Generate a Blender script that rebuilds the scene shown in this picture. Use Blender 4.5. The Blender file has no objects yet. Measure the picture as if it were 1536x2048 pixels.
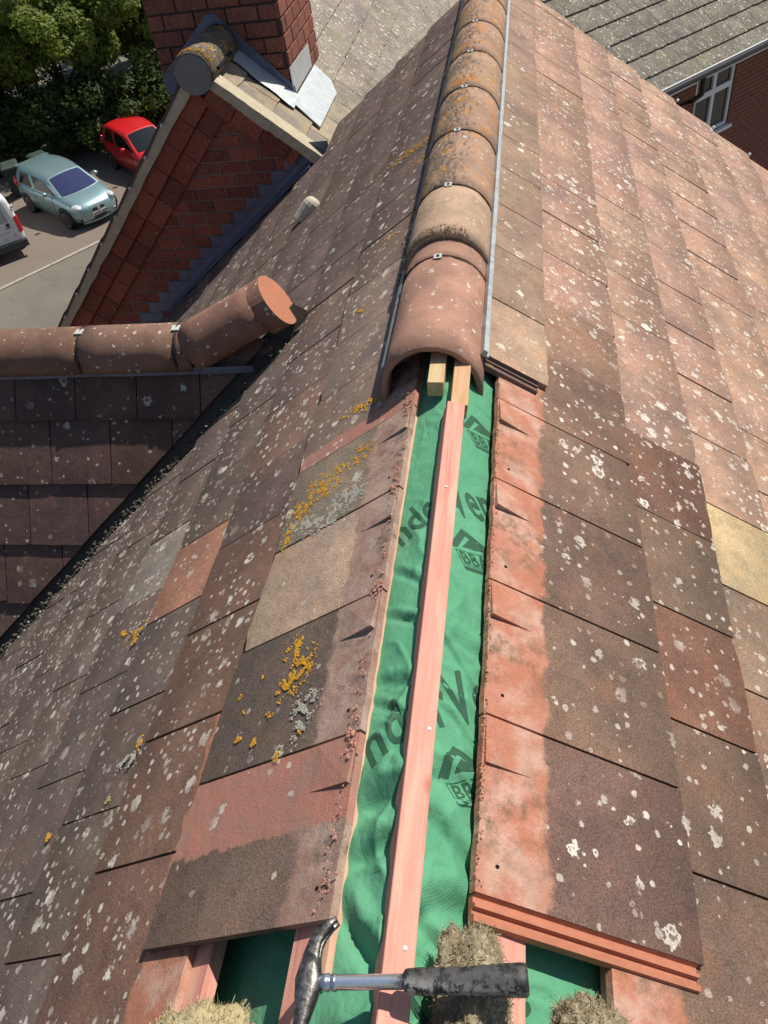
import bpy, bmesh, math, random
from math import sin, cos, tan, radians, pi, sqrt, atan2
from mathutils import Vector, Matrix, noise as mnoise

random.seed(7)
scene = bpy.context.scene
COL = scene.collection

# ------------------------------------------------------------------ camera
CAM = Vector((0.208, -1.0511, 1.0853))
PITCH, YAW, ROLL = 0.7764, -0.2501, -0.1737
fwd = Vector((sin(YAW) * cos(PITCH), cos(YAW) * cos(PITCH), -sin(PITCH)))
rgt = Vector((cos(YAW), -sin(YAW), 0.0))
upv = rgt.cross(fwd)
r2 = rgt * cos(ROLL) + upv * sin(ROLL)
u2 = -rgt * sin(ROLL) + upv * cos(ROLL)
cd = bpy.data.cameras.new("camera")
cam = bpy.data.objects.new("camera", cd)
COL.objects.link(cam)
cam.matrix_world = Matrix(((r2.x, u2.x, -fwd.x, CAM.x), (r2.y, u2.y, -fwd.y, CAM.y), (r2.z, u2.z, -fwd.z, CAM.z), (0, 0, 0, 1)))
cd.sensor_fit = 'VERTICAL'
cd.sensor_height = 32.0
cd.lens = 1587.56 / 2048.0 * 32.0
cd.clip_start = 0.05
cd.clip_end = 600
scene.camera = cam

# ------------------------------------------------------------------ sky and sun
SUN = Vector((0.39, 0.42, 0.84)).normalized()          # towards the sun
elev = math.asin(SUN.z)
w = bpy.data.worlds.new("World")
scene.world = w
w.use_nodes = True
wn = w.node_tree.nodes
sky = wn.new('ShaderNodeTexSky')
sky.sky_type = 'NISHITA'
sky.sun_disc = False
sky.sun_elevation = elev
sky.sun_rotation = atan2(SUN.x, SUN.y)
w.node_tree.links.new(sky.outputs[0], wn['Background'].inputs[0])
wn['Background'].inputs[1].default_value = 0.075
sd = bpy.data.lights.new("sun", 'SUN')
sd.energy = 4.6
sd.angle = radians(0.55)
sd.color = (1.0, 0.93, 0.83)
sun = bpy.data.objects.new("sun", sd)
COL.objects.link(sun)
sun.rotation_euler = (-SUN).to_track_quat('-Z', 'Y').to_euler()
vs = scene.view_settings
vs.view_transform = 'Standard'
vs.look = 'None'
vs.exposure = 0.24
vs.gamma = 1.0
vs.use_curve_mapping = False
scene.cycles.max_bounces = 6

# ------------------------------------------------------------------ helpers
def srgb(r, g, b):
    f = lambda c: (c / 255.0 / 12.92) if c / 255.0 <= 0.04045 else ((c / 255.0 + 0.055) / 1.055) ** 2.4
    return (f(r), f(g), f(b), 1.0)

def obj(name, verts, faces, mat=None, parent=None, smooth=False, mats=None, fm=None, kind=None):
    me = bpy.data.meshes.new(name)
    me.from_pydata([tuple(v) for v in verts], [], faces)
    if mats:
        for m in mats:
            me.materials.append(m)
        if fm:
            for p, i in zip(me.polygons, fm):
                p.material_index = i
    elif mat:
        me.materials.append(mat)
    if smooth:
        for p in me.polygons:
            p.use_smooth = True
    me.update()
    o = bpy.data.objects.new(name, me)
    COL.objects.link(o)
    if parent:
        o.parent = parent
        o.matrix_parent_inverse = PINV.get(parent.name, Matrix.Identity(4))
    if kind:
        o["kind"] = kind
    return o

PINV = {}
def empty(name, loc, label, cat, group=None):
    o = bpy.data.objects.new(name, None)
    COL.objects.link(o)
    o.location = loc
    o.empty_display_size = 0.1
    PINV[o.name] = Matrix.Translation(-Vector(loc))
    tag(o, label, cat, group)
    return o

def tag(o, label=None, cat=None, group=None, kind=None):
    if label: o["label"] = label
    if cat: o["category"] = cat
    if group: o["group"] = group
    if kind: o["kind"] = kind
    return o

class MB:
    """collects geometry for one mesh"""
    def __init__(s):
        s.v = []; s.f = []; s.m = []
    def add(s, verts, faces, mi=0):
        b = len(s.v)
        s.v += [Vector(p) for p in verts]
        s.f += [tuple(b + i for i in f) for f in faces]
        s.m += [mi] * len(faces)
    def box(s, lo, hi, M=None, mi=0):
        x0, y0, z0 = lo; x1, y1, z1 = hi
        vs_ = [Vector(p) for p in ((x0, y0, z0), (x1, y0, z0), (x1, y1, z0), (x0, y1, z0), (x0, y0, z1), (x1, y0, z1), (x1, y1, z1), (x0, y1, z1))]
        if M is not None: vs_ = [M @ p for p in vs_]
        s.add(vs_, [(0, 3, 2, 1), (4, 5, 6, 7), (0, 1, 5, 4), (1, 2, 6, 5), (2, 3, 7, 6), (3, 0, 4, 7)], mi)
    def prism(s, poly, off, mi=0):
        """poly: 3d points (ccw seen from -off side outwards top), off: vector to the lower copy"""
        n = len(poly); off = Vector(off)
        vs_ = [Vector(p) for p in poly] + [Vector(p) + off for p in poly]
        fs = [tuple(range(n)), tuple(reversed(range(n, 2 * n)))]
        for i in range(n):
            j = (i + 1) % n
            fs.append((i, i + n, j + n, j))
        s.add(vs_, fs, mi)
    def tube(s, pts, rad, seg=8, mi=0, cap=True):
        pts = [Vector(p) for p in pts]
        rads = rad if isinstance(rad, (list, tuple)) else [rad] * len(pts)
        rings = []
        prev = None
        for i, p in enumerate(pts):
            t = (pts[min(i + 1, len(pts) - 1)] - pts[max(i - 1, 0)]).normalized()
            a = t.orthogonal().normalized() if prev is None else (prev - t * prev.dot(t)).normalized()
            prev = a
            b = t.cross(a)
            rings.append([p + (a * cos(2 * pi * k / seg) + b * sin(2 * pi * k / seg)) * rads[i] for k in range(seg)])
        s.loft(rings, mi, cap)
    def loft(s, rings, mi=0, cap=True):
        n = len(rings[0]); vs_ = [p for r in rings for p in r]; fs = []
        for i in range(len(rings) - 1):
            for k in range(n):
                k2 = (k + 1) % n
                fs.append((i * n + k, i * n + k2, (i + 1) * n + k2, (i + 1) * n + k))
        if cap:
            fs.append(tuple(reversed(range(n))))
            fs.append(tuple(range((len(rings) - 1) * n, len(rings) * n)))
        s.add(vs_, fs, mi)
    def xf(s, M):
        s.v = [M @ p for p in s.v]; return s
    def build(s, name, mat=None, parent=None, smooth=False, mats=None, kind=None):
        return obj(name, s.v, s.f, mat, parent, smooth, mats, s.m if mats else None, kind)

# ------------------------------------------------------------------ materials
class NB:
    def __init__(s, name, rough=0.9, spec=0.2):
        s.mat = bpy.data.materials.new(name)
        s.mat.use_nodes = True
        s.t = s.mat.node_tree
        s.b = s.t.nodes['Principled BSDF']
        s.b.inputs['Roughness'].default_value = rough
        s.b.inputs['Specular IOR Level'].default_value = spec
    def link(s, a, b): s.t.links.new(a, b)
    def setv(s, sock, v):
        if hasattr(v, 'is_output'): s.link(v, sock)
        elif isinstance(v, (tuple, list)) and sock.type == 'RGBA': sock.default_value = tuple(v) if len(v) == 4 else tuple(v) + (1,)
        else: sock.default_value = v
    def co(s, kind='Object', sc=None, rot=None):
        n = s.t.nodes.new('ShaderNodeTexCoord')
        o = n.outputs[kind]
        if sc or rot:
            m = s.t.nodes.new('ShaderNodeMapping')
            s.link(o, m.inputs[0])
            if sc: m.inputs['Scale'].default_value = sc
            if rot: m.inputs['Rotation'].default_value = rot
            o = m.outputs[0]
        return o
    def noise(s, co, scale, detail=4, rough=0.55, col=False):
        n = s.t.nodes.new('ShaderNodeTexNoise')
        s.link(co, n.inputs['Vector'])
        n.inputs['Scale'].default_value = scale
        n.inputs['Detail'].default_value = detail
        n.inputs['Roughness'].default_value = rough
        return n.outputs['Color' if col else 'Fac']
    def vor(s, co, scale, feat='F1', rnd=1.0):
        n = s.t.nodes.new('ShaderNodeTexVoronoi')
        n.feature = feat
        s.link(co, n.inputs['Vector'])
        n.inputs['Scale'].default_value = scale
        n.inputs['Randomness'].default_value = rnd
        return n.outputs['Distance'], n.outputs['Color']
    def rng(s, v, a, b, c=0.0, d=1.0, smooth=False):
        n = s.t.nodes.new('ShaderNodeMapRange')
        if smooth: n.interpolation_type = 'SMOOTHSTEP'
        s.setv(n.inputs[0], v)
        for i, q in enumerate((a, b, c, d)): s.setv(n.inputs[1 + i], q)
        return n.outputs[0]
    def math(s, op, a, b=0.0):
        n = s.t.nodes.new('ShaderNodeMath'); n.operation = op
        s.setv(n.inputs[0], a); s.setv(n.inputs[1], b)
        return n.outputs[0]
    def mul(s, a, b): return s.math('MULTIPLY', a, b)
    def mix(s, f, a, b, mode='MIX'):
        n = s.t.nodes.new('ShaderNodeMix'); n.data_type = 'RGBA'; n.blend_type = mode
        s.setv(n.inputs[0], f); s.setv(n.inputs[6], a); s.setv(n.inputs[7], b)
        return n.outputs[2]
    def vadd(s, a, b, scale=1.0):
        m = s.t.nodes.new('ShaderNodeVectorMath'); m.operation = 'MULTIPLY_ADD'
        s.link(b, m.inputs[0]); m.inputs[1].default_value = (scale,) * 3; s.link(a, m.inputs[2])
        return m.outputs[0]
    def sep(s, v):
        n = s.t.nodes.new('ShaderNodeSeparateXYZ'); s.link(v, n.inputs[0]); return n.outputs
    def info(s, out):
        n = s.t.nodes.new('ShaderNodeObjectInfo'); return n.outputs[out]
    def bump(s, h, strength=0.5, dist=0.002):
        n = s.t.nodes.new('ShaderNodeBump')
        n.inputs['Strength'].default_value = strength
        n.inputs['Distance'].default_value = dist
        s.link(h, n.inputs['Height'])
        s.link(n.outputs[0], s.b.inputs['Normal'])
    def base(s, c): s.setv(s.b.inputs['Base Color'], c)
    def spots(s, co, scale, thr, rmin, rmax, ring=0.4, grain=None):
        """lichen rosettes: irregular discs and rings in a fraction of the cells"""
        d, c = s.vor(co, scale)
        sp = s.t.nodes.new('ShaderNodeSeparateColor'); s.link(c, sp.inputs[0])
        on = s.mul(s.math('GREATER_THAN', sp.outputs[0], thr), s.rng(sp.outputs[2], 0, 1, 0.6, 1.25))
        r = s.rng(sp.outputs[1], 0, 1, rmin, rmax)
        q = s.math('DIVIDE', d, r)
        disc = s.rng(q, 0.80, 1.0, 1, 0)
        hole = s.mul(s.rng(q, 0.45, 0.62, 1, 0), s.math('GREATER_THAN', sp.outputs[2], 1 - ring))
        m = s.mul(on, s.math('SUBTRACT', disc, s.mul(hole, 0.85)))
        if grain is not None: m = s.mul(m, s.rng(grain, 0.36, 0.52, 0.45, 1))
        return m

def simple(name, c, rough=0.6, spec=0.4, metal=0.0, var=0.0, vscale=20.0, bump=0.0, coat=0.0):
    n = NB(name, rough, spec)
    col = c if len(c) == 4 else tuple(c) + (1,)
    n.b.inputs['Metallic'].default_value = metal
    if coat: n.b.inputs['Coat Weight'].default_value = coat
    if var:
        k = n.noise(n.co(), vscale, 5, 0.6)
        n.base(n.mix(k, tuple(q * (1 - var) for q in col[:3]) + (1,), tuple(min(1, q * (1 + var)) for q in col[:3]) + (1,)))
        if bump: n.bump(k, bump, 0.004)
    else:
        n.base(col)
    return n.mat

def tile_material(name, head=None, headw=0.12, lichen=1.0, stain=1.0, red=None):
    """weathered concrete tile; object colour is the tile's own tint, its alpha the amount of lichen"""
    n = NB(name, 0.92, 0.15)
    co = n.co()
    tint = n.info('Color'); alpha = n.info('Alpha'); rnd = n.info('Random')
    big = n.noise(co, 5.0, 3, 0.6)
    mid = n.noise(co, 30.0, 3, 0.65)
    fine = n.noise(co, 300.0, 3, 0.8)
    wobn = n.noise(co, 75.0, 2, 0.6, col=True)
    c = n.mix(n.rng(big, 0.32, 0.68), n.mix(1.0, tint, (0.70, 0.70, 0.73, 1), 'MULTIPLY'), n.mix(1.0, tint, (1.22, 1.18, 1.12, 1), 'MULTIPLY'))
    c = n.mix(n.mul(n.rng(mid, 0.50, 0.72), 0.5 * stain), c, n.mix(1.0, tint, (0.55, 0.56, 0.52, 1), 'MULTIPLY'))
    c = n.mix(n.mul(n.rng(n.noise(co, 12.0, 3), 0.5, 0.72), 0.55), c, n.mix(1.0, tint, (1.25, 1.02, 0.86, 1), 'MULTIPLY'))
    c = n.mix(n.rng(fine, 0.36, 0.66), n.mix(1.0, c, (0.56, 0.56, 0.57, 1), 'MULTIPLY'), n.mix(1.0, c, (1.36, 1.34, 1.30, 1), 'MULTIPLY'))
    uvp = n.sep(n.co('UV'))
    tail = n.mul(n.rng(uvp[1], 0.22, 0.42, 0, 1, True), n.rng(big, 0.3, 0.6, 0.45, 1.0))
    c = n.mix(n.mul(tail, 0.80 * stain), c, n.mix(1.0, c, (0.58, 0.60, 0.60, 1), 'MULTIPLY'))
    if head:
        uv = n.sep(n.co('UV'))
        edge = n.math('ADD', uv[1], n.rng(n.noise(co, 22, 4), 0.2, 0.8, -0.022, 0.022))
        hm = n.rng(edge, headw - 0.006, headw + 0.006, 1, 0)
        dirt = n.noise(co, 17, 5, 0.65)
        hc = n.mix(n.rng(dirt, 0.4, 0.7), head[0], head[1])
        midx = n.mul(n.rng(uv[0], .03, .11), n.rng(uv[0], .17, .23, 1, 0))
        hc = n.mix(n.mul(n.rng(n.noise(co, 11, 4, 0.65), 0.46, 0.60), 0.75), hc, n.mix(0.6, head[0], (0.60, 0.46, 0.38, 1)))
        hc = n.mix(n.mul(n.rng(n.noise(co, 21, 5, 0.75), 0.47, 0.64), n.rng(midx, 0, 1, .2, .9)), hc, head[2])
        fr_ = n.mul(n.rng(edge, headw - .040, headw - .006), n.rng(n.noise(co, 15, 3), .40, .60))
        hc = n.mix(n.mul(fr_, .55), hc, n.mix(.5, head[1], (.30, .13, .07, 1)))
        hc = n.mix(n.rng(fine, 0.3, 0.7), n.mix(1.0, hc, (0.86, 0.84, 0.82, 1), 'MULTIPLY'), n.mix(1.0, hc, (1.1, 1.1, 1.1, 1), 'MULTIPLY'))
        c = n.mix(hm, c, hc)
        if red:
            e2 = n.math('ADD', uv[0], n.rng(n.noise(co, 26, 5, 0.7), 0.25, 0.75, -0.012, 0.012))
            rm = n.mul(n.rng(e2, red[0] - .003, red[0] + .003), n.rng(e2, red[1] - .003, red[1] + .003, 1, 0))
            rc = n.mix(n.rng(n.noise(co, 14, 5, 0.65), 0.35, 0.65), (0.47, 0.20, 0.145, 1), (0.36, 0.205, 0.16, 1))
            c = n.mix(n.mul(rm, 0.92), c, rc)
    thr = n.rng(alpha, 0.0, 1.5, 1.0, 0.26)
    sp1 = n.spots(n.vadd(co, wobn, 0.034), 19.0, thr, 0.10, 0.40, 0.35, mid)
    sp2 = n.spots(n.vadd(co, wobn, 0.010), 52.0, n.math('ADD', thr, 0.06), 0.12, 0.46, 0.15, fine)
    patch = n.rng(n.noise(co, 4.2, 3, .6), 0.36, 0.58, 0.22, 1.15)
    m = n.math('MAXIMUM', sp1, n.mul(sp2, 0.85))
    m = n.mul(n.mul(m, patch), lichen)
    if head: m = n.mul(m, n.math('SUBTRACT', 1.0, hm))
    c = n.mix(n.math('MINIMUM', m, 1.0), c, (0.66, 0.61, 0.53, 1))
    n.base(c)
    n.bump(n.math('ADD', fine, n.mul(mid, 1.6)), 0.8, 0.0024)
    return n.mat

ORANGE = ((0.49, 0.230, 0.160, 1), (0.42, 0.165, 0.105, 1), (0.185, 0.122, 0.078, 1))
PINKISH = ((0.33, 0.190, 0.150, 1), (0.43, 0.335, 0.275, 1), (0.15, 0.108, 0.085, 1))
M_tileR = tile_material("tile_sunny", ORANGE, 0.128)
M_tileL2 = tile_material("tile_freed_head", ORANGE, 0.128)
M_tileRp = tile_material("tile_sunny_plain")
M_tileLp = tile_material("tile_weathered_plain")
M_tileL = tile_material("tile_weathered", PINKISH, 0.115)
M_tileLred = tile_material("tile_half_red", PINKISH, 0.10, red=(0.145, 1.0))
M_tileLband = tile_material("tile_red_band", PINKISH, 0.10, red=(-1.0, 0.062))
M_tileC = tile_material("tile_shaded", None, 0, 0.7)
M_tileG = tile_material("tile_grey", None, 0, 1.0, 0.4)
M_cut = simple("clay_cut", (0.43, 0.185, 0.115), 0.9, 0.1, var=0.25, vscale=60, bump=0.3)
M_rib = simple("clay_rib", (0.42, 0.165, 0.098), 0.6, 0.3, var=0.3, vscale=45, bump=0.2)
M_ribdark = simple("clay_rib_weathered", (0.13, 0.075, 0.06), 0.5, 0.4, var=0.3, vscale=60)
M_hole = simple("hole_dark", (0.02, 0.012, 0.01), 1.0, 0.0)  # flat colour for the shade down a nail hole
M_dark = simple("felt_dark", (0.03, 0.03, 0.032), 0.95, 0.1, var=0.3)

def ridge_material(name, moss):
    n = NB(name, 0.9, 0.2)
    co = n.co()
    tint = n.info('Color')
    big = n.noise(co, 9, 5, 0.6); fine = n.noise(co, 380, 3, 0.7); mid = n.noise(co, 45, 5, 0.7)
    c = n.mix(n.rng(big, 0.3, 0.7), n.mix(1.0, tint, (0.72, 0.72, 0.74, 1), 'MULTIPLY'), n.mix(1.0, tint, (1.22, 1.16, 1.1, 1), 'MULTIPLY'))
    c = n.mix(n.rng(fine, 0.3, 0.7), n.mix(1.0, c, (0.72, 0.7, 0.68, 1), 'MULTIPLY'), n.mix(1.0, c, (1.22, 1.2, 1.18, 1), 'MULTIPLY'))
    c = n.mix(n.mul(n.rng(mid, 0.55, 0.7), 0.4), c, (0.12, 0.09, 0.06, 1))
    h = n.math('ADD', fine, mid)
    if moss:
        st = n.noise(n.co('Object', (1.0, 0.28, 1.0)), 75, 5, 0.75)
        x = n.sep(co)[0]
        side = n.rng(x, -0.14, 0.05, 0.86, 0.30)
        mm = n.rng(st, n.math('SUBTRACT', 0.78, n.mul(side, 0.5)), n.math('SUBTRACT', 0.90, n.mul(side, 0.5)), 0, 1)
        c = n.mix(n.mul(mm, n.rng(n.noise(co, 14, 3), 0.35, 0.6, 0.2, 1)), c, n.mix(n.rng(n.noise(co, 120, 2), 0.4, 0.6), (0.035, 0.030, 0.016, 1), (0.22, 0.19, 0.14, 1)))
        og = n.rng(n.noise(co, 13, 4, 0.6), 0.57, 0.61)
        og = n.mul(og, n.rng(n.noise(co, 110, 3), 0.38, 0.52))
        c = n.mix(n.mul(og, 0.9), c, (0.50, 0.22, 0.04, 1))
        h = n.math('ADD', h, n.mul(mm, 2.2))
    sp = n.spots(n.vadd(co, n.noise(co, 80, 2, .6, col=True), .014), 48, 0.66, 0.10, 0.40, 0.2, fine)
    c = n.mix(n.math('MINIMUM', sp, 1.0), c, (0.58, 0.54, 0.46, 1))
    n.base(c)
    n.bump(h, 0.7, 0.003)
    return n.mat
M_ridge = ridge_material("ridge_clay", False)
M_ridgemoss = ridge_material("ridge_clay_mossy", True)

def wood_material(name, a, b, c3):
    n = NB(name, 0.85, 0.2)
    co = n.co('Object', (1, 0.045, 1))
    g = n.noise(co, 160, 4, 0.6); s_ = n.noise(n.co('Object', (1, 0.16, 1)), 26, 3)
    c = n.mix(n.rng(g, 0.34, 0.66), a, b)
    c = n.mix(n.mul(n.rng(s_, 0.48, 0.68), 0.85), c, c3)
    c = n.mix(n.mul(n.rng(n.noise(n.co('Object', (1, 0.03, 1)), 70, 3, .7), 0.56, 0.70), .55), c, n.mix(1.0, b, (.62, .48, .50, 1), 'MULTIPLY'))
    c = n.mix(n.mul(n.rng(n.noise(n.co('Object', (1, 0.4, 1)), 7, 4), 0.5, 0.7), .4), c, n.mix(1.0, a, (.80, .62, .66, 1), 'MULTIPLY'))
    sp = n.noise(n.co(), 520, 2)
    c = n.mix(n.rng(sp, 0.25, 0.8), n.mix(1.0, c, (0.85, 0.83, 0.83, 1), 'MULTIPLY'), n.mix(1.0, c, (1.1, 1.1, 1.1, 1), 'MULTIPLY'))
    kd, kc = n.vor(n.co('Object', (1, 0.5, 1)), 9.0)
    c = n.mix(n.mul(n.rng(kd, 0.03, 0.09, 1, 0), 0.7), c, (0.42, 0.15, 0.10, 1))
    n.base(c)
    n.bump(n.math('ADD', g, sp), 0.35, 0.0015)
    return n.mat
M_pink = wood_material("treated_pink_timber", (0.70, 0.35, 0.27, 1), (0.66, 0.28, 0.22, 1), (0.76, 0.46, 0.33, 1))
M_pale = wood_material("pale_timber", (0.60, 0.46, 0.26, 1), (0.50, 0.36, 0.18, 1), (0.66, 0.53, 0.33, 1))
M_lath = wood_material("lath_timber", (0.66, 0.42, 0.30, 1), (0.60, 0.33, 0.23, 1), (0.72, 0.52, 0.38, 1))
M_tan = wood_material("brown_timber", (0.58, 0.37, 0.20, 1), (0.50, 0.28, 0.15, 1), (0.62, 0.42, 0.26, 1))

def membrane_material():
    n = NB("green_membrane", 0.85, 0.12)
    co = n.co()
    wv = n.t.nodes.new('ShaderNodeTexWave'); wv.wave_type = 'BANDS'; wv.bands_direction = 'DIAGONAL'
    n.link(n.co('Object', (1, 1, 0)), wv.inputs[0]); wv.inputs['Scale'].default_value = 150; wv.inputs['Distortion'].default_value = 0.3
    wv2 = n.t.nodes.new('ShaderNodeTexWave'); wv2.bands_direction = 'DIAGONAL'
    n.link(n.co('Object', (-1, 1, 0)), wv2.inputs[0]); wv2.inputs['Scale'].default_value = 150
    weave = n.mul(wv.outputs['Fac'], wv2.outputs['Fac'])
    k = n.noise(co, 7, 4)
    c = n.mix(n.rng(k, 0.3, 0.7), (0.085, 0.290, 0.160, 1), (0.118, 0.355, 0.208, 1))
    c = n.mix(n.mul(weave, 0.35), c, (0.17, 0.44, 0.275, 1))
    # dust and grime smeared on the old side, with a shape of its own
    dirt = n.mul(n.rng(n.noise(n.co('Object', (1, 0.5, 1)), 16, 5, 0.65), 0.54, 0.70), n.rng(n.sep(co)[0], -0.075, 0.0, 1, 0))
    c = n.mix(n.mul(dirt, 0.55), c, (0.16, 0.15, 0.07, 1))
    n.base(c)
    n.bump(n.math('ADD', n.math('ADD', n.mul(weave, 0.35), n.noise(co, 70, 3)), n.mul(n.math('ABSOLUTE', n.math('SUBTRACT', n.noise(n.co('Object', (1, .7, .5), (0, 0, .6)), 26, 3, .5), .5)), 9.0)), 0.55, 0.0016)
    return n.mat
M_membrane = membrane_material()
M_print = simple("membrane_print", (0.035, 0.105, 0.062), 0.6, 0.25, var=0.25, vscale=200)

def brick_material(name, a, b, soot=0.3):
    n = NB(name, 0.9, 0.15)
    co = n.co(); r = n.info('Random')
    c = n.mix(r, a, b)
    k = n.noise(co, 60, 5, 0.65)
    c = n.mix(n.rng(k, 0.4, 0.75), c, n.mix(1.0, c, (0.5, 0.48, 0.5, 1), 'MULTIPLY'))
    c = n.mix(n.mul(n.rng(n.noise(co, 9, 4), 0.5, 0.75), soot), c, (0.07, 0.055, 0.05, 1))
    sp = n.spots(co, 26, 0.8, 0.06, 0.2, 0)
    c = n.mix(n.mul(sp, 0.7), c, (0.5, 0.47, 0.43, 1))
    n.base(c); n.bump(k, 0.5, 0.003)
    return n.mat
M_brick = brick_material("brick_red", (0.37, 0.125, 0.080, 1), (0.22, 0.075, 0.055, 1))
M_brickchim = brick_material("brick_chimney", (0.32, 0.125, 0.088, 1), (0.21, 0.088, 0.066, 1), 0.4)
M_mortar = simple("mortar_grey", (0.24, 0.21, 0.18), 0.95, 0.1, var=0.4, vscale=40, bump=0.4)
M_mortardk = simple("mortar_sooty", (0.07, 0.06, 0.055), 0.95, 0.1, var=0.4, vscale=40)
M_cream = simple("verge_mortar", (0.46, 0.41, 0.30), 0.95, 0.1, var=0.35, vscale=22, bump=0.5)
M_cap = simple("cap_render", (0.20, 0.21, 0.20), 0.9, 0.2, var=0.12, vscale=30)

def lead_material(name, a, b):
    n = NB(name, 0.45, 0.5)
    co = n.co()
    k = n.noise(n.co('Object', (1, 3, 1)), 14, 5, 0.65)
    n.base(n.mix(n.rng(k, 0.3, 0.7), a, b))
    n.b.inputs['Metallic'].default_value = 0.35
    n.bump(n.noise(co, 18, 4), 0.35, 0.006)
    return n.mat
M_lead = lead_material("lead_sheet", (0.09, 0.115, 0.185, 1), (0.145, 0.175, 0.255, 1))  # lead on the shaded faces, bluish shade put into its colour
M_leadlit = lead_material("lead_sunlit", (0.42, 0.46, 0.47, 1), (0.62, 0.65, 0.64, 1))  # same lead where the sun falls, its brightness put into the colour
M_alu = lead_material("aluminium_strip", (0.30, 0.33, 0.34, 1), (0.48, 0.51, 0.52, 1))
M_aludark = lead_material("strip_weathered", (0.16, 0.175, 0.185, 1), (0.30, 0.32, 0.33, 1))
M_clip = simple("clip_steel", (0.62, 0.62, 0.58), 0.45, 0.5, metal=0.3, var=0.2, vscale=150)
M_black = simple("black_seal", (0.012, 0.012, 0.012), 0.6, 0.3)
M_white = simple("white_upvc", (0.72, 0.74, 0.76), 0.35, 0.5, var=0.05)
M_blackpl = simple("black_plastic", (0.015, 0.015, 0.017), 0.35, 0.5)

# ------------------------------------------------------------------ roof planes
PR, PL = radians(36.94), radians(37.48)
cR, sR_, cL, sL_ = cos(PR), sin(PR), cos(PL), sin(PL)
NRM = {'R': Vector((sR_, 0, cR)), 'L': Vector((-sL_, 0, cL))}
def rp(side, s, y, h=0.0):
    if side == 'R': p = Vector((s * cR, y, -s * sR_))
    else: p = Vector((-s * cL, y, -s * sL_))
    return p + NRM[side] * h

house = empty("house", (0, 2, -9.2), "near house with weathered brown tiled roof, its ridge stripped open to green membrane", "house")
deck = {}
for side in 'RL':
    mb = MB()
    a, b = 0.12, 3.62
    y0, y1 = -3.2, (4.56 if side == 'R' else 4.10)
    mb.prism([rp(side, a, y0, -.15), rp(side, b, y0, -.15), rp(side, b, y1, -.15), rp(side, a, y1, -.15)] if side == 'R' else
             [rp(side, a, y1, -.15), rp(side, b, y1, -.15), rp(side, b, y0, -.15), rp(side, a, y0, -.15)], NRM[side] * -0.06)
    deck[side] = mb.build("roof_slope", M_dark, house)
    PINV[deck[side].name] = Matrix.Identity(4)
    deck[side]["label"] = "sunlit tiled slope right of the ridge" if side == 'R' else "darker lichen-spotted tiled slope left of the ridge"

# ------------------------------------------------------------------ roof tiles
TL, TT = 0.42, 0.015
def clip_poly(poly, a, b, c):
    """keep a*s+b*y<=c"""
    out = []
    for i in range(len(poly)):
        p, q = poly[i], poly[(i + 1) % len(poly)]
        dp, dq = a * p[0] + b * p[1] - c, a * q[0] + b * q[1] - c
        if dp <= 0: out.append(p)
        if dp * dq < 0:
            t = dp / (dp - dq)
            out.append((p[0] + t * (q[0] - p[0]), p[1] + t * (q[1] - p[1])))
    return out

SPARE = {}
def in_view(p, mrg=1.06):
    d = Vector(p) - CAM; z = d.dot(fwd)
    if z < .05: return False
    return abs(d.dot(r2) / z) < 768 / 1587.56 * mrg and abs(d.dot(u2) / z) < 1024 / 1587.56 * mrg

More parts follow.
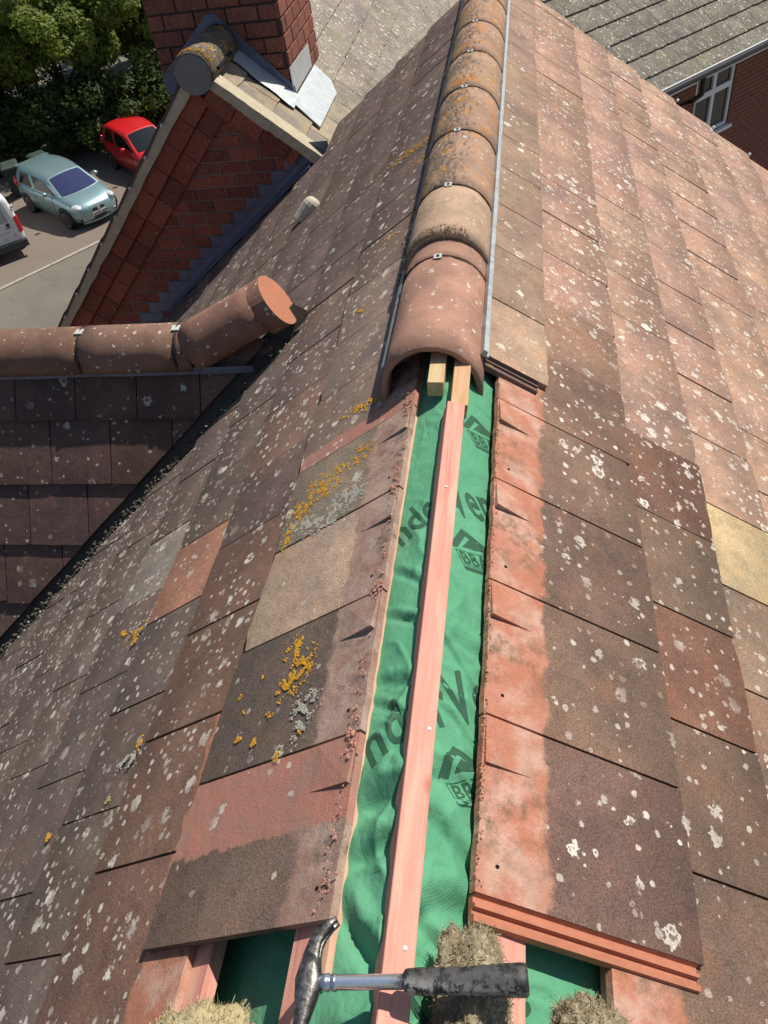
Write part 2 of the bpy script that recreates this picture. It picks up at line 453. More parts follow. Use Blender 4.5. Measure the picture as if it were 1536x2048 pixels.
def make_tile(frame, s0, s1a, s1b, ya, yb, mat, tint, lich, parent, G=0.29, clips=(), wedge=False, name="roof_tile", tt=TT, lift=0.0, rough_head=False):
    """frame(s,y,h)->point; tile from head s0 to tail s1 between ya (near) and yb"""
    R = random.Random(int((ya * 977 + s1a * 3313) * 1000) & 0xffffff)
    g = 0.0027
    ya2, yb2 = ya + g, yb - g
    nt = 5; tail = []
    for k in range(nt + 1):
        t = k / nt
        jit = R.uniform(-.0022, .0022) if 0 < k < nt else (R.uniform(-.004, 0) if R.random() > .22 else R.uniform(-.016, -.007))
        tail.append((s1a + (s1b - s1a) * t + jit, ya2 + (yb2 - ya2) * t))
    if rough_head:
        nh = 9
        head = [(s0 + (R.uniform(-.0012, .0025) if 0 < k < nh else 0), yb2 - (yb2 - ya2) * k / nh) for k in range(nh + 1)]
    else:
        head = [(s0, yb2), (s0, ya2)]
    poly = tail + head
    for c in clips:
        poly = clip_poly(poly, *c)
        if len(poly) < 3: return None
    sm = max(s1a, s1b)
    tiltb = R.uniform(-.0016, .0016)
    ym = (ya + yb) / 2
    top = lambda s, y: -tt * (sm - s) / G + lift + tiltb * (y - ym) / 0.15
    n = len(poly)
    verts = [frame(s, y, top(s, y)) for s, y in poly] + [frame(s, y, top(s, y) - tt) for s, y in poly]
    faces = [tuple(range(n)), tuple(reversed(range(n, 2 * n)))]
    for i in range(n):
        j = (i + 1) % n
        faces.append((i, i + n, j + n, j))
    uv = [(y - ya, s - s0) for s, y in poly] * 2
    fm = [0] * len(faces)
    if wedge:                                   # raised nib band at the head, plus two nail holes as flat discs, their inner shade painted dark
        wy = yb2 - 0.088
        hh = 0.0095 * R.uniform(.65, 1.3)
        if wedge == 'L': A, B, dir_ = ya2 + 0.01, ya2 + 0.01, 1
        y_lo, y_hi = wy, yb2
        b0 = len(verts)
        P = [(s0 + .004, y_lo, 0), (s0 + .098, y_lo + .004, 0), (s0 + .098, y_hi, 0), (s0 + .004, y_hi, 0), (s0 + .004, y_lo, hh), (s0 + .004, y_hi, 0.0012)]
        for s, y, h in P:
            verts.append(frame(s, y, top(s, y) + h + 0.0002)); uv.append((y - ya, s - s0))
        fs = [(b0 + 4, b0 + 1, b0 + 2, b0 + 5), (b0, b0 + 1, b0 + 4), (b0 + 5, b0 + 2, b0 + 3), (b0, b0 + 4, b0 + 5, b0 + 3)]
        faces += fs; fm += [0] * 4
        for (hs, hy, hz) in ((s0 + .036, ya2 + .045, 0.0), (s0 + .034, yb2 - .04, hh * 0.33)):
            b0 = len(verts); rr = 0.0032
            for k in range(7):
                a = 2 * pi * k / 7
                s_, y_ = hs + rr * cos(a) * 1.2, hy + rr * sin(a)
                zz = hz if hz == 0 else hh * max(0, 1 - (s_ - s0 - .004) / .094) * max(0, (yb2 - y_) / .088)
                verts.append(frame(s_, y_, top(s_, y_) + zz + 0.0009)); uv.append((y_ - ya, s_ - s0))
            faces.append(tuple(range(b0, b0 + 7))); fm.append(1)
    me = bpy.data.meshes.new(name)
    me.from_pydata([tuple(v) for v in verts], [], faces)
    me.materials.append(mat); me.materials.append(M_hole)
    ul = me.uv_layers.new(name="UVMap")
    for p in me.polygons:
        p.material_index = fm[p.index]
        for li in p.loop_indices:
            ul.data[li].uv = uv[me.loops[li].vertex_index]
    # consistent outward normals
    bm = bmesh.new(); bm.from_mesh(me); bmesh.ops.recalc_face_normals(bm, faces=bm.faces); bm.to_mesh(me); bm.free()
    if not any(in_view(v.co) for v in me.vertices):
        d = SPARE.setdefault((parent.name, mat.name), [parent, mat, [], [], tint])
        b0 = len(d[2]); d[2] += [v.co.copy() for v in me.vertices]; d[3] += [tuple(b0 + i for i in p.vertices) for p in me.polygons if len(p.vertices) != 7]
        bpy.data.meshes.remove(me)
        return None
    o = bpy.data.objects.new(name, me)
    COL.objects.link(o)
    o.parent = parent
    o.color = (tint[0], tint[1], tint[2], lich)
    return o

def jitter(c, R, a=0.12):
    k = 1 + R.uniform(-a, a); return (c[0] * k, c[1] * k * (1 + R.uniform(-.03, .03)), c[2] * k * (1 + R.uniform(-.05, .05)))

fR = lambda s, y, h: rp('R', s, y, h)
fL = lambda s, y, h: rp('L', s, y, h)
YV = 4.6
def extend(js, lo, hi, W=0.3):
    js = list(js)
    while js[-1][0] < hi - 0.12: js.append((js[-1][0] + W, js[-1][1]))
    while js[0][0] > lo: js.insert(0, (js[0][0] - W, js[0][1]))
    js[-1] = (hi, js[-1][1])
    return js

# right slope: joints (y, tail s) row by row
ROWS_R = {
 1: [(.676, .329), (.968, .325), (1.273, .325), (1.571, .325), (1.877, .323), (2.175, .316), (2.46, .313), (2.753, .311), (3.055, .310), (3.37, .309), (3.70, .308), (4.05, .311), (4.35, .312)],
 2: [(-.63, .616), (-.334, .612), (-.034, .611), (.258, .602), (.548, .594), (.849, .596), (1.149, .602), (1.45, .60), (1.75, .598)],
 3: [(-.176, .853), (.118, .856), (.419, .860), (.723, .864), (1.027, .862), (1.329, .859), (1.63, .857)],
 4: [(1.196, 1.113), (1.502, 1.105), (1.80, 1.10)],
}
tailR = [None, .32, .606, .858, 1.11, 1.42, 1.74, 2.06, 2.38, 2.70, 3.02, 3.34]
lo_y = {1: .5, 2: -.64, 3: -1.1, 4: -1.1, 5: -.75, 6: -.35, 7: .1, 8: .6, 9: 1.3, 10: 2.0, 11: 2.6}
RC = random.Random(3)
for r in range(1, 12):
    js = ROWS_R.get(r) or [(1.2 + 0.15 * (r % 2) + 0.05, tailR[r])]
    js = extend(js, lo_y[r] if r > 2 else js[0][0], YV)
    for i in range(len(js) - 1):
        (ya, sa), (yb, sb) = js[i], js[i + 1]
        if yb < lo_y[r]: continue
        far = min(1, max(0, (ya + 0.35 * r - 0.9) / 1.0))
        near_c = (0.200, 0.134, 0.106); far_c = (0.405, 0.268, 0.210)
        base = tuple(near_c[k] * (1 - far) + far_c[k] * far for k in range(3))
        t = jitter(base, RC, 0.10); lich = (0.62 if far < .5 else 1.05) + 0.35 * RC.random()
        if r == 1: t = jitter((0.315, 0.228, 0.176), RC, 0.07); lich = 0.45
        if r == 1 and i == 0: t = (0.45, 0.325, 0.24)
        if r == 2 and .5 < ya < .6: t = (0.235, 0.155, 0.118)
        if r == 2 and .8 < ya < .9: t = (0.33, 0.21, 0.155)
        if r == 3 and .4 < ya < .5: t = (0.195, 0.115, 0.088)
        if r == 3 and .1 < ya < .2: t = (0.205, 0.145, 0.108)
        if r == 3 and -.2 < ya < -.1: t = (0.225, 0.125, 0.092)
        if r == 4 and .25 < ya < .35: t = (0.52, 0.41, 0.25); lich = 0.3
        if r == 4 and -.1 < ya < .1: t = (0.27, 0.20, 0.148); lich = 1.2
        s0 = 0.03 if r == 1 else (js[i][1] - TL + (0.0 if r > 2 else 0.003))
        if r == 2: s0 = 0.188
        if r > 2: s0 = max(s0, tailR[r] - TL)
        make_tile(fR, s0, sa, sb, ya, yb, M_tileR if (r == 2 and ya < 1) or (r == 3 and ya < -.1) else M_tileRp, t, lich, deck['R'], wedge=(r == 2 and ya < .5) or (r == 3 and yb < -.64), rough_head=(r == 2 and ya < .8))

# left slope
ROWS_L = {
 1: [(-.703, .544), (-.41, .525), (-.112, .512), (.171, .492), (.458, .494), (.768, .501), (1.059, .497), (1.373, .511), (1.701, .518), (2.0, .515)],
 2: [(-.526, .852), (-.235, .830), (.06, .815), (.353, .808), (.649, .811), (.947, .806), (1.234, .803), (1.562, .790), (1.875, .797), (2.18, .80)],
 3: [(-.37, 1.123), (-.08, 1.105), (.214, 1.102), (.504, 1.091), (.805, 1.098), (1.1, 1.09), (1.4, 1.085)],
 4: [(-.213, 1.397), (.085, 1.405), (.382, 1.400), (.667, 1.36), (.972, 1.355), (1.27, 1.36)],
}
KV, CV = -2.457, 1.3
tL = tan(PL)
# valley lines in (s,y):   y = (-KV - s*sL_)/CV (near side) and mirrored about the cross ridge
YX = 1.50
LC = random.Random(11)
CREAM_L = (0.45, 0.31, 0.21)
for r in range(1, 12):
    s_t = ROWS_L[r][0][1] if r in ROWS_L else 1.38 + 0.285 * (r - 4)
    yend = YV if s_t - 0.15 < 1.42 else 4.14
    js = ROWS_L.get(r) or [(0.05 + 0.15 * (r % 2) - 0.02, s_t)]
    js = extend(js, js[0][0] if r == 1 else -1.4, yend)
    for i in range(len(js) - 1):
        (ya, sa), (yb, sb) = js[i], js[i + 1]
        base = (0.176, 0.138, 0.120) if r > 2 else (0.192, 0.142, 0.120)
        t = jitter(base, LC, 0.10); lich = 0.92 + 0.3 * LC.random()
        if ya > 1.5: t = jitter((0.165, 0.126, 0.113), LC, .07); lich = 0.55
        if r >= 4: lich *= 1.15
        if r == 1 and .4 < ya < 1.3: t = jitter((0.285, 0.218, 0.178), LC, .06)
        if r == 1 and .17 <= ya < .2: t = (0.27, 0.225, 0.18); lich = 0.25
        if r == 1 and -.2 < ya < -.1: t = (0.50, 0.375, 0.285); lich = 0.25
        if r == 1 and -.45 < ya < -.4: t = (0.175, 0.138, 0.115); lich = 0.5
        if r == 1 and ya < -.6: t = (0.205, 0.148, 0.122); lich = 0.2
        if r == 2 and ya < .2: t = jitter((0.215, 0.135, 0.108), LC, .06)
        if r == 2 and .6 < ya < .7: t = (0.235, 0.155, 0.128)
        if r == 3 and .2 < ya < .3: t = (0.40, 0.215, 0.150); lich = 0.6
        if r == 4 and .35 < ya < .45: t = (0.30, 0.268, 0.235)
        if r == 3 and .5 < ya < .6: t = (0.168, 0.130, 0.110)
        s0 = max(sa, sb) - TL
        if r == 1: s0 = 0.093
        pieces = [()]
        if s_t > 0.84:
            pieces = [((sL_ / CV, 1.0, -KV / CV - 0.012), (0.0, 1.0, YX)), ((sL_ / CV, -1.0, -(2 * YX + KV / CV) - 0.012), (0.0, -1.0, -YX - .0005))]
        for c in pieces:
            make_tile(fL, s0, sa, sb, ya, yb, M_tileLred if r == 1 and ya < -.6 else M_tileLband if r == 1 and .4 < ya < .5 else M_tileL if (r == 1 and ya < .9) or (r == 2 and ya < -.2 and False) else M_tileL2 if (r == 2 and ya < -.5) else M_tileLp, t, lich, deck['L'], clips=c, wedge=(r == 1 and ya < .7) or (r == 2 and yb < -.71), rough_head=(r == 1 and ya < .7))

# interlocking ribs on the bare tile sides
def side_ribs(s_a, s_b, y, mat, flip, name):
    mb = MB()
    prof = [(0.0, -.002), (-.004, -.0105), (-.012, -.0105), (-.014, -.004), (-.019, -.004), (-.021, -.0125), (-.027, -.0125), (-.029, -.005), (-.038, -.006), (-.041, -.020), (0.0, -.022)]
    ring = lambda s, sm: [rp('R', s, y + a, b - TT * (sm - s) / .29) for a, b in prof]
    mb.loft([ring(s_a, s_b), ring(s_b, s_b)])
    return mb.build(name, mat, deck['R'])
side_ribs(.19, .603, -.628, M_rib, 0, "tile_rib")
side_ribs(.06, .30, .678, M_ribdark, 0, "tile_rib")

# ------------------------------------------------------------------ main ridge tiles
RX, RZ = -0.027, -0.108
def half_round(p0, p1, r0, r1, th, tint, mat, parent, name, seg=18, nl=5, drop=0.035, cap=None, up=Vector((0, 0, 1))):
    p0, p1 = Vector(p0), Vector(p1)
    ax = (p1 - p0).normalized(); sd_ = ax.cross(up).normalized(); u_ = sd_.cross(ax)
    R = random.Random(int(p0.y * 1000) + int(p0.x * 777))
    mb = MB(); rings = []
    for i in range(nl + 1):
        t = i / nl
        p = p0 + (p1 - p0) * t; ro = r0 + (r1 - r0) * t
        ring = []
        ends = 0.0025 if i in (0, nl) else 0.0
        def add(ang, rr, jit=0.0):
            ring.append(p + sd_ * (rr * cos(ang)) + u_ * (rr * sin(ang)) + ax * (R.uniform(-ends, ends)))
        ring.append(p + sd_ * (ro) - u_ * drop)
        for k in range(seg + 1): add(pi * k / seg, ro + R.uniform(-.0007, .0007))
        ring.append(p - sd_ * ro - u_ * drop)
        ri = ro - th
        ring.append(p - sd_ * ri - u_ * drop)
        for k in range(seg + 1): add(pi - pi * k / seg, ri)
        ring.append(p + sd_ * ri - u_ * drop)
        rings.append(ring)
    n = len(rings[0]); vs_ = [q for r in rings for q in r]; fs = []
    for i in range(nl):
        for k in range(n):
            fs.append((i * n + k, (i + 1) * n + k, (i + 1) * n + (k + 1) % n, i * n + (k + 1) % n))
    h = n // 2
    for e, rev in ((0, 0), (nl, 1)):
        for k in range(h - 1):
            q = (e * n + k, e * n + k + 1, e * n + n - 2 - k, e * n + n - 1 - k)
            fs.append(q if not rev else tuple(reversed(q)))
    o = obj(name, vs_, fs, mat, parent)
    bm = bmesh.new(); bm.from_mesh(o.data); bmesh.ops.recalc_face_normals(bm, faces=bm.faces); bm.to_mesh(o.data); bm.free()
    for p in o.data.polygons: p.use_smooth = len(p.vertices) == 4 and p.area > 1e-4
    o.color = (tint[0], tint[1], tint[2], 1)
    PINV[o.name] = Matrix.Identity(4)
    return o

def ridge_clip(y, r, parent, zc=RZ, ang=1.65, w=0.022):
    c = Vector((RX + cos(ang) * r, y, zc + sin(ang) * r)); nn = Vector((cos(ang), 0, sin(ang))); tx = Vector((sin(ang), 0, -cos(ang)))
    mb = MB()
    M = Matrix(((tx.x, 0, nn.x, c.x), (tx.y, 1, nn.y, c.y), (tx.z, 0, nn.z, c.z), (0, 0, 0, 1)))
    mb.box((-w / 2, -w * .55, .001), (w / 2, w * .55, .004), M)
    mb.box((-.0035, -.006, .0042), (.0045, .003, .0062), M, 1)
    o = mb.build("ridge_clip", None, parent, mats=[M_clip, M_black])
    # dark flexible seal in the joint
    mb = MB(); pts = []
    for k in range(17):
        a = pi * k / 16
        pts.append((RX + cos(a) * (r + .0012), y + .004, zc + sin(a) * (r + .0012)))
    mb.tube(pts, 0.0017, 6)
    mb.build("joint_seal", M_black, parent)

RT = []
RT.append(half_round((RX, .560, RZ), (RX, 1.000, RZ), .127, .124, .016, (0.41, 0.245, 0.185), M_ridge, house, "ridge_tile"))
RT[-1]["label"] = "clean pinkish ridge tile at the open end of the ridge"
ridge_clip(1.002, .125, RT[-1])
RT.append(half_round((RX, 1.008, RZ), (RX, 1.20, RZ + .002), .123, .123, .016, (0.36, 0.22, 0.17), M_ridge, house, "ridge_tile"))
yj = [1.105, 1.43, 1.885, 2.335, 2.785, 3.24, 3.70, 4.15, 4.60]
for i in range(len(yj) - 1):
    tnt = (0.44, 0.325, 0.235) if i == 0 else jitter((0.38, 0.255, 0.19), RC, .06)
    o = half_round((RX, yj[i] + .004, RZ + .018), (RX, yj[i + 1] - .004, RZ + .018), .127 if i == 0 else .1235, .1245, .021 if i == 0 else .017, tnt, M_ridge if i == 0 else M_ridgemoss, house, "ridge_tile")
    RT.append(o)
    if i: ridge_clip(yj[i], .1245, o, RZ + .018)
# crumbled bedding under the raised ridge end
def crumbs(name, pts, rad, mat, parent, kind=None, flat=0.6, seed=1):
    R = random.Random(seed); vs_ = []; fs = []
    for p in pts:
        r = rad * R.uniform(.45, 1.25); b = len(vs_)
        q = [Vector((1, 0, 0)), Vector((-1, 0, 0)), Vector((0, 1, 0)), Vector((0, -1, 0)), Vector((0, 0, flat)), Vector((0, 0, -flat))]
        rot = Matrix.Rotation(R.uniform(0, 6.28), 3, 'Z') @ Matrix.Rotation(R.uniform(-.6, .6), 3, 'X')
        for v in q: vs_.append(Vector(p) + rot @ (v * r * R.uniform(.7, 1.2)))
        for f in ((0, 2, 4), (2, 1, 4), (1, 3, 4), (3, 0, 4), (2, 0, 5), (1, 2, 5), (3, 1, 5), (0, 3, 5)): fs.append(tuple(b + k for k in f))
    return obj(name, vs_, fs, mat, parent, kind=kind)
M_moss = simple("moss_dark", (0.075, 0.062, 0.03), 1.0, 0.0, var=0.5, vscale=60)
M_lichO = simple("lichen_orange", (0.47, 0.25, 0.03), 1.0, 0.0, var=0.45, vscale=90)
M_lichG = simple("lichen_grey", (0.34, 0.33, 0.285), 1.0, 0.0, var=0.45, vscale=120)
M_lichY = simple("lichen_yellow", (0.42, 0.38, 0.11), 1.0, 0.0, var=0.4, vscale=120)
M_rubble = simple("clay_rubble", (0.46, 0.235, 0.17), 1.0, 0.0, var=0.4, vscale=80)
R_ = random.Random(21)
pts = []
for k in range(420):
    a = pi * (0.30 + 0.66 * R_.random() ** 0.8); rr = 0.133 - 0.022 * R_.random()
    yy = 1.106 + R_.random() ** 2 * 0.05
    pts.append((RX + cos(a) * (0.1275 - .002 * R_.random()), yy, RZ + .018 + sin(a) * 0.1275))
crumbs("moss_tuft", pts[:330], .0030, M_moss, RT[2], kind="stuff", flat=.35)
pts = []
for k in range(300):
    yy = 1.10 + R_.random() ** 1.6 * .7
    pts.append((-.163 + R_.gauss(0, .010), yy, -.118 + R_.gauss(0, .007)))
crumbs("moss_tuft", pts, .0050, M_moss, deck['L'], kind="stuff", seed=4)

# edge strips of the dry ridge
def strip(side, y0, y1, s, wdt, hgt, mat, name, step=0.05, ragged=0.0):
    mb = MB(); R = random.Random(5); rings = []
    y = y0
    while y <= y1 + 1e-6:
        a = R.uniform(-ragged, ragged); b = R.uniform(-ragged, ragged)
        rings.append([rp(side, s - wdt + a, y, .002), rp(side, s + b, y, .002), rp(side, s + b, y, .006), rp(side, s - wdt * .25, y, .007), rp(side, s - wdt * .45, y, hgt), rp(side, s - wdt, y, hgt)])
        y += step
    mb.loft(rings)
    o = mb.build(name, mat, house)
    bm = bmesh.new(); bm.from_mesh(o.data); bmesh.ops.recalc_face_normals(bm, faces=bm.faces); bm.to_mesh(o.data); bm.free()
    return o
strip('R', .645, 4.55, .136, .022, .019, M_alu, "ridge_strip", ragged=.0016)["label"] = "pale metal strip along the right foot of the ridge tiles"
strip('L', .640, 4.55, .199, .022, .024, M_aludark, "ridge_strip", ragged=.0012)["label"] = "dark metal strip along the left foot of the ridge tiles"

# ------------------------------------------------------------------ membrane, battens
def memz(x, y):
    u = x - 0.030
    a = sqrt(u * u + 0.0006) - 0.0245
    if u > 0: z = -0.066 - 1.36 * min(a, .11) - .72 * max(0, a - .11)
    else:
        z = -0.066 - 0.52 * min(a, .09) - 0.77 * max(0, a - .09)
        z -= min(.075, max(0.0, -0.079 - x) * 3.0)
    n1 = mnoise.noise(Vector((x * 7, y * 5, 1.3))); n2 = mnoise.noise(Vector((x * 19 + y * 7, y * 15, 4.2)))
    edge = min(1, max(0, (0.30 - abs(u)) / 0.1)) * min(1, max(0.0, (x + .058) / .045) if x > -.1 else .3)
    amp = (0.35 + 0.65 * min(1, max(0, (0.25 - y) / 0.5)))
    rdg = max(0.0, 1 - 2.6 * abs(mnoise.noise(Vector((x * 6 + y * 3.1, y * 6.5 - x * 4, 8.8))))); rd2 = max(0.0, 1 - 3.2 * abs(mnoise.noise(Vector((x * 15 - y * 6, y * 13 + x * 9, 2.4)))))
    z += edge * amp * (0.009 * n1 + 0.0040 * n2 + 0.010 * rdg ** 4 + 0.0065 * rd2 ** 4)
    # sharp folds that cross the sheet
    for (yc, sl, wd, dp, x0, x1) in FOLDS:
        if x0 <= x <= x1:
            d = (y - yc - sl * (x - (x0 + x1) / 2) - 0.012 * sin((x - x0) * 38))
            e = min(1, (x - x0) / 0.02, (x1 - x) / 0.02) * min(1, max(0.0, (x + .060) / .035) if x > -.1 else .3)
            z += e * (dp * math.exp(-(d / wd) ** 2) - 1.15 * dp * math.exp(-((d + wd * 1.6) / (wd * 0.8)) ** 2))
    return z
FOLDS = [(-.06, -.35, .012, .0050, -.09, .05), (-.165, -.1, .010, .0055, -.09, .05), (-.30, .25, .013, .006, -.09, .05), (-.355, -.2, .009, .005, -.09, .05),
         (-.50, .8, .024, .016, -.10, .05), (-.585, .9, .020, .013, -.10, .05), (-.68, -.7, .024, .015, -.10, .05), (-.25, -.9, .010, .005, .03, .17),
         (-.36, -.5, .009, .004, .03, .17), (-.535, -.35, .024, .013, .03, .17), (-.625, .8, .022, .014, .03, .17), (-.44, .5, .020, .009, .03, .17), (-.18, .6, .018, .006, .03, .17), (-.70, -.6, .02, .012, .03, .17), (-.79, .5, .02, .009, -.1, .17)]
vs_, fs = [], []
nx, ny = 130, 460
X0, X1, Y0, Y1 = -0.42, 0.46, -1.45, 1.05
xs = []
for i in range(nx + 1):
    t = i / nx * 2 - 1
    xs.append(0.03 + 0.42 * (0.45 * t + 0.55 * t ** 3))
for j in range(ny + 1):
    y = Y0 + (Y1 - Y0) * j / ny
    for x in xs: vs_.append((x, y, memz(x, y)))
for j in range(ny):
    for i in range(nx):
        a = j * (nx + 1) + i
        fs.append((a, a + 1, a + nx + 2, a + nx + 1))
membrane = obj("membrane", vs_, fs, M_membrane, house, smooth=True)
membrane["label"] = "green breather membrane exposed along the stripped ridge"

def printed(mb_or_text, name, loc, ang, size, shear=0.0, sx=1.0):
    """lettering printed on the sheet: follows the sheet's own folds"""
    cu = bpy.data.curves.new("lettering", 'FONT')
    cu.body = mb_or_text; cu.size = size; cu.shear = shear; cu.align_x = 'LEFT'; cu.resolution_u = 4
    cu.space_character = 1.06; cu.offset = size * 0.016
    tmp = bpy.data.objects.new("tmp", cu); COL.objects.link(tmp)
    dg = bpy.context.evaluated_depsgraph_get()
    me = bpy.data.meshes.new_from_object(tmp.evaluated_get(dg))
    bpy.data.objects.remove(tmp)
    return project_mesh(me, name, loc, ang, sx=sx)

def project_mesh(me, name, loc, ang, lift=0.0009, sx=1.0):
    bm = bmesh.new(); bm.from_mesh(me)
    bmesh.ops.triangulate(bm, faces=bm.faces)
    for _ in range(3):
        ed = [e for e in bm.edges if e.calc_length() > 0.008]
        if not ed: break
        bmesh.ops.subdivide_edges(bm, edges=ed, cuts=1)
        bmesh.ops.triangulate(bm, faces=bm.faces)
    c, s = cos(ang), sin(ang)
    for v in bm.verts:
        x, y = v.co.x * sx, v.co.y
        X = loc[0] + x * c - y * s; Y = loc[1] + x * s + y * c
        v.co = (X, Y, memz(X, Y) + lift)
    me2 = bpy.data.meshes.new(name); bm.to_mesh(me2); bm.free()
    me2.materials.append(M_print)
    o = bpy.data.objects.new(name, me2); COL.objects.link(o); o.parent = membrane
    return o

def logo(loc, ang, k):
    """house-roof emblem above a boxed BBA mark"""
    me = bpy.data.meshes.new("emblem")
    V = []; F = []
    def poly(ps):
        b = len(V); V.extend([(p[0] * k, p[1] * k, 0) for p in ps]); F.append(tuple(range(b, b + len(ps))))
    poly([(-.12, .42), (.52, .98), (.64, .90), (.10, .42)])
    poly([(.64, .90), (1.22, .42), (1.0, .42), (.52, .80)])
    poly([(.26, .47), (.62, .75), (.92, .47)])
    poly([(0, .36), (1.1, .36), (1.1, .345), (0, .345)])
    poly([(0, .02), (1.1, .02), (1.1, .005), (0, .005)])
    poly([(0, .02), (.015, .02), (.015, .345), (0, .345)])
    poly([(0, -.03), (1.1, -.03), (1.1, -.12), (0, -.12)])
    me.from_pydata(V, [], F)
    project_mesh(me, "emblem", loc, ang)
    printed("BBA", "lettering", (loc[0] + (.05 * cos(ang) - .05 * sin(ang)) * k, loc[1] + (.05 * sin(ang) + .05 * cos(ang)) * k), ang, k * .40)
A1 = radians(47)
printed("UnderVent", "lettering", (-.080, -.025), radians(41), .112, .30, .62)
printed("UnderVent", "lettering", (-.082, -.512), radians(40.5), .112, .30, .74)
printed("UnderVent", "lettering", (-.082, -1.0), radians(40.5), .112, .30, .74)
logo((.085, -.015), radians(34), .082)
logo((.099, -.495), radians(34), .082)
logo((.088, .36), radians(34), .082)

def bar(name, p0, p1, wx, hz, th, mat, parent=None, jit=0.0, seg=10):
    """sawn timber along y, turned by th about its length"""
    p0, p1 = Vector(p0), Vector(p1); R = random.Random(int(p0.x * 999)); rings = []
    for i in range(seg + 1):
        p = p0 + (p1 - p0) * i / seg
        rings.append([p + Vector((cos(th) * a + sin(th) * b, R.uniform(-jit, jit), -sin(th) * a + cos(th) * b)) for a, b in
                      ((-wx / 2 + .0015, 0), (wx / 2 - .0015, 0), (wx / 2, -.0015), (wx / 2, -hz), (-wx / 2, -hz), (-wx / 2, -.0015))])
    mb = MB(); mb.loft(rings)
    o = mb.build(name, mat, parent)
    bm = bmesh.new(); bm.from_mesh(o.data); bmesh.ops.recalc_face_normals(bm, faces=bm.faces); bm.to_mesh(o.data); bm.free()
    PINV[o.name] = Matrix.Identity(4)
    return o
rb = bar("ridge_batten", (.0505, -1.45, -.028), (.050, .400, -.030), .041, .056, radians(19), M_pink, house)
rb["label"] = "pink treated timber batten running along the open ridge"
bar("ridge_batten", (.056, .402, -.036), (.052, 1.0, -.036), .040, .040, radians(10), M_tan, house)
pb = bar("ridge_batten", (-.004, .470, -.022), (-.004, 1.05, -.018), .038, .040, radians(3), M_pale, house)
pb["label"] = "short pale timber end showing beneath the ridge tile"
for ny_, nx_ in ((-.425, .0595), (.12, .047), (-.74, .056)):
    zt_ = -.0285 - tan(radians(19)) * (nx_ - .0505)
    mb = MB(); mb.tube([(nx_, ny_, zt_ - .002), (nx_ + .0003, ny_, zt_ + .0008)], .0027, 10); mb.build("nail_head", M_clip, rb)

def batten(side, s, y0, y1, mat, w=.05, t=.025, top=-.037):
    mb = MB(); R = random.Random(int(s * 1000)); rings = []
    n = 14
    for i in range(n + 1):
        y = y0 + (y1 - y0) * i / n; j = R.uniform(-.0012, .0012)
        rings.append([rp(side, s - w / 2 + j, y, top), rp(side, s + w / 2 + j, y, top), rp(side, s + w / 2, y, top - t), rp(side, s - w / 2, y, top - t)])
    mb.loft(rings)
    o = mb.build("batten", mat, house)
    bm = bmesh.new(); bm.from_mesh(o.data); bmesh.ops.recalc_face_normals(bm, faces=bm.faces); bm.to_mesh(o.data); bm.free()
batten('L', .156, -1.45, 4.5, M_pink)
batten('L', .109, -.78, 1.2, M_lath, .022, .03, -.034)
batten('L', .413, -1.45, 4.5, M_pink)
batten('R', .264, -1.45, 4.5, M_pink)
batten('R', .475, -1.45, 4.5, M_pink)

# broken clay along the left tile heads
pts = []
for k in range(300):
    yj_ = R_.choice([-.41, -.112, .171, .458]) + R_.gauss(0.0, .022) if R_.random() < .62 else R_.uniform(-.70, .62)
    s_ = .100 + R_.gauss(0, .006) + (0.01 if R_.random() < .3 else 0)
    pts.append(rp('L', s_, yj_, -.020 + R_.uniform(0, .006)))
crumbs("clay_rubble", pts, .0030, M_rubble, deck['L'], kind="stuff", flat=.45)
pts = [rp('R', .190 + R_.gauss(0, .003), R_.uniform(-.63, .66), -.021 + R_.uniform(0, .003)) for k in range(260)]
crumbs("clay_rubble", pts, .0024, M_rubble, deck['R'], kind="stuff")

# lichen crusts on the left slope (s, y, spread along s, spread along y, count, kind)
def lichen(side, spec, mat, seed, size):
    R = random.Random(seed); pts = []
    for (s, y, ds, dy, n, an) in spec:
        for k in range(int(n * 3.2)):
            a, b = R.gauss(0, ds), R.gauss(0, dy)
            ss, yy = s + a * cos(an) - b * sin(an), y + a * sin(an) + b * cos(an)
            if mnoise.noise(Vector((ss * 60, yy * 60, seed))) < 0.02: continue
            base = -TT * (0.51 - ss) / .29 if 0.1 < ss < .53 else -0.006
            pts.append(rp(side, ss, yy, base + .0016))
    crumbs("lichen_crust", pts, size * .62, mat, deck[side], kind="stuff", flat=0.28, seed=seed)
lichen('L', [(.370, .330, .030, .022, 420, .3), (.433, .285, .022, .018, 200, .5), (.250, .372, .018, .018, 170, .2), (.458, .212, .010, .020, 150, .2), (.300, .365, .02, .008, 60, .2)], M_lichO, 31, .0036)
lichen('L', [(.258, .238, .026, .018, 520, .2), (.335, .195, .034, .016, 560, .2), (.41, .225, .03, .012, 200, .3)], M_lichG, 32, .0034)
lichen('L', [(.290, -.228, .016, .020, 330, .4), (.318, -.172, .012, .016, 150, .2), (.325, -.262, .010, .012, 110, 0), (.377, -.36, .004, .005, 22, 0), (.295, -.405, .004, .006, 26, 0), (.251, -.374, .004, .006, 24, 0), (.465, -.23, .004, .004, 12, 0), (.44, -.28, .004, .005, 14, 0), (.43, -.34, .005, .004, 14, 0), (.40, -.21, .004, .004, 14, 0), (.35, -.31, .005, .004, 18, 0)], M_lichO, 33, .0034)
lichen('L', [(.245, -.320, .016, .014, 260, .2), (.247, -.365, .008, .014, 130, .2)], M_lichG, 34, .0030)
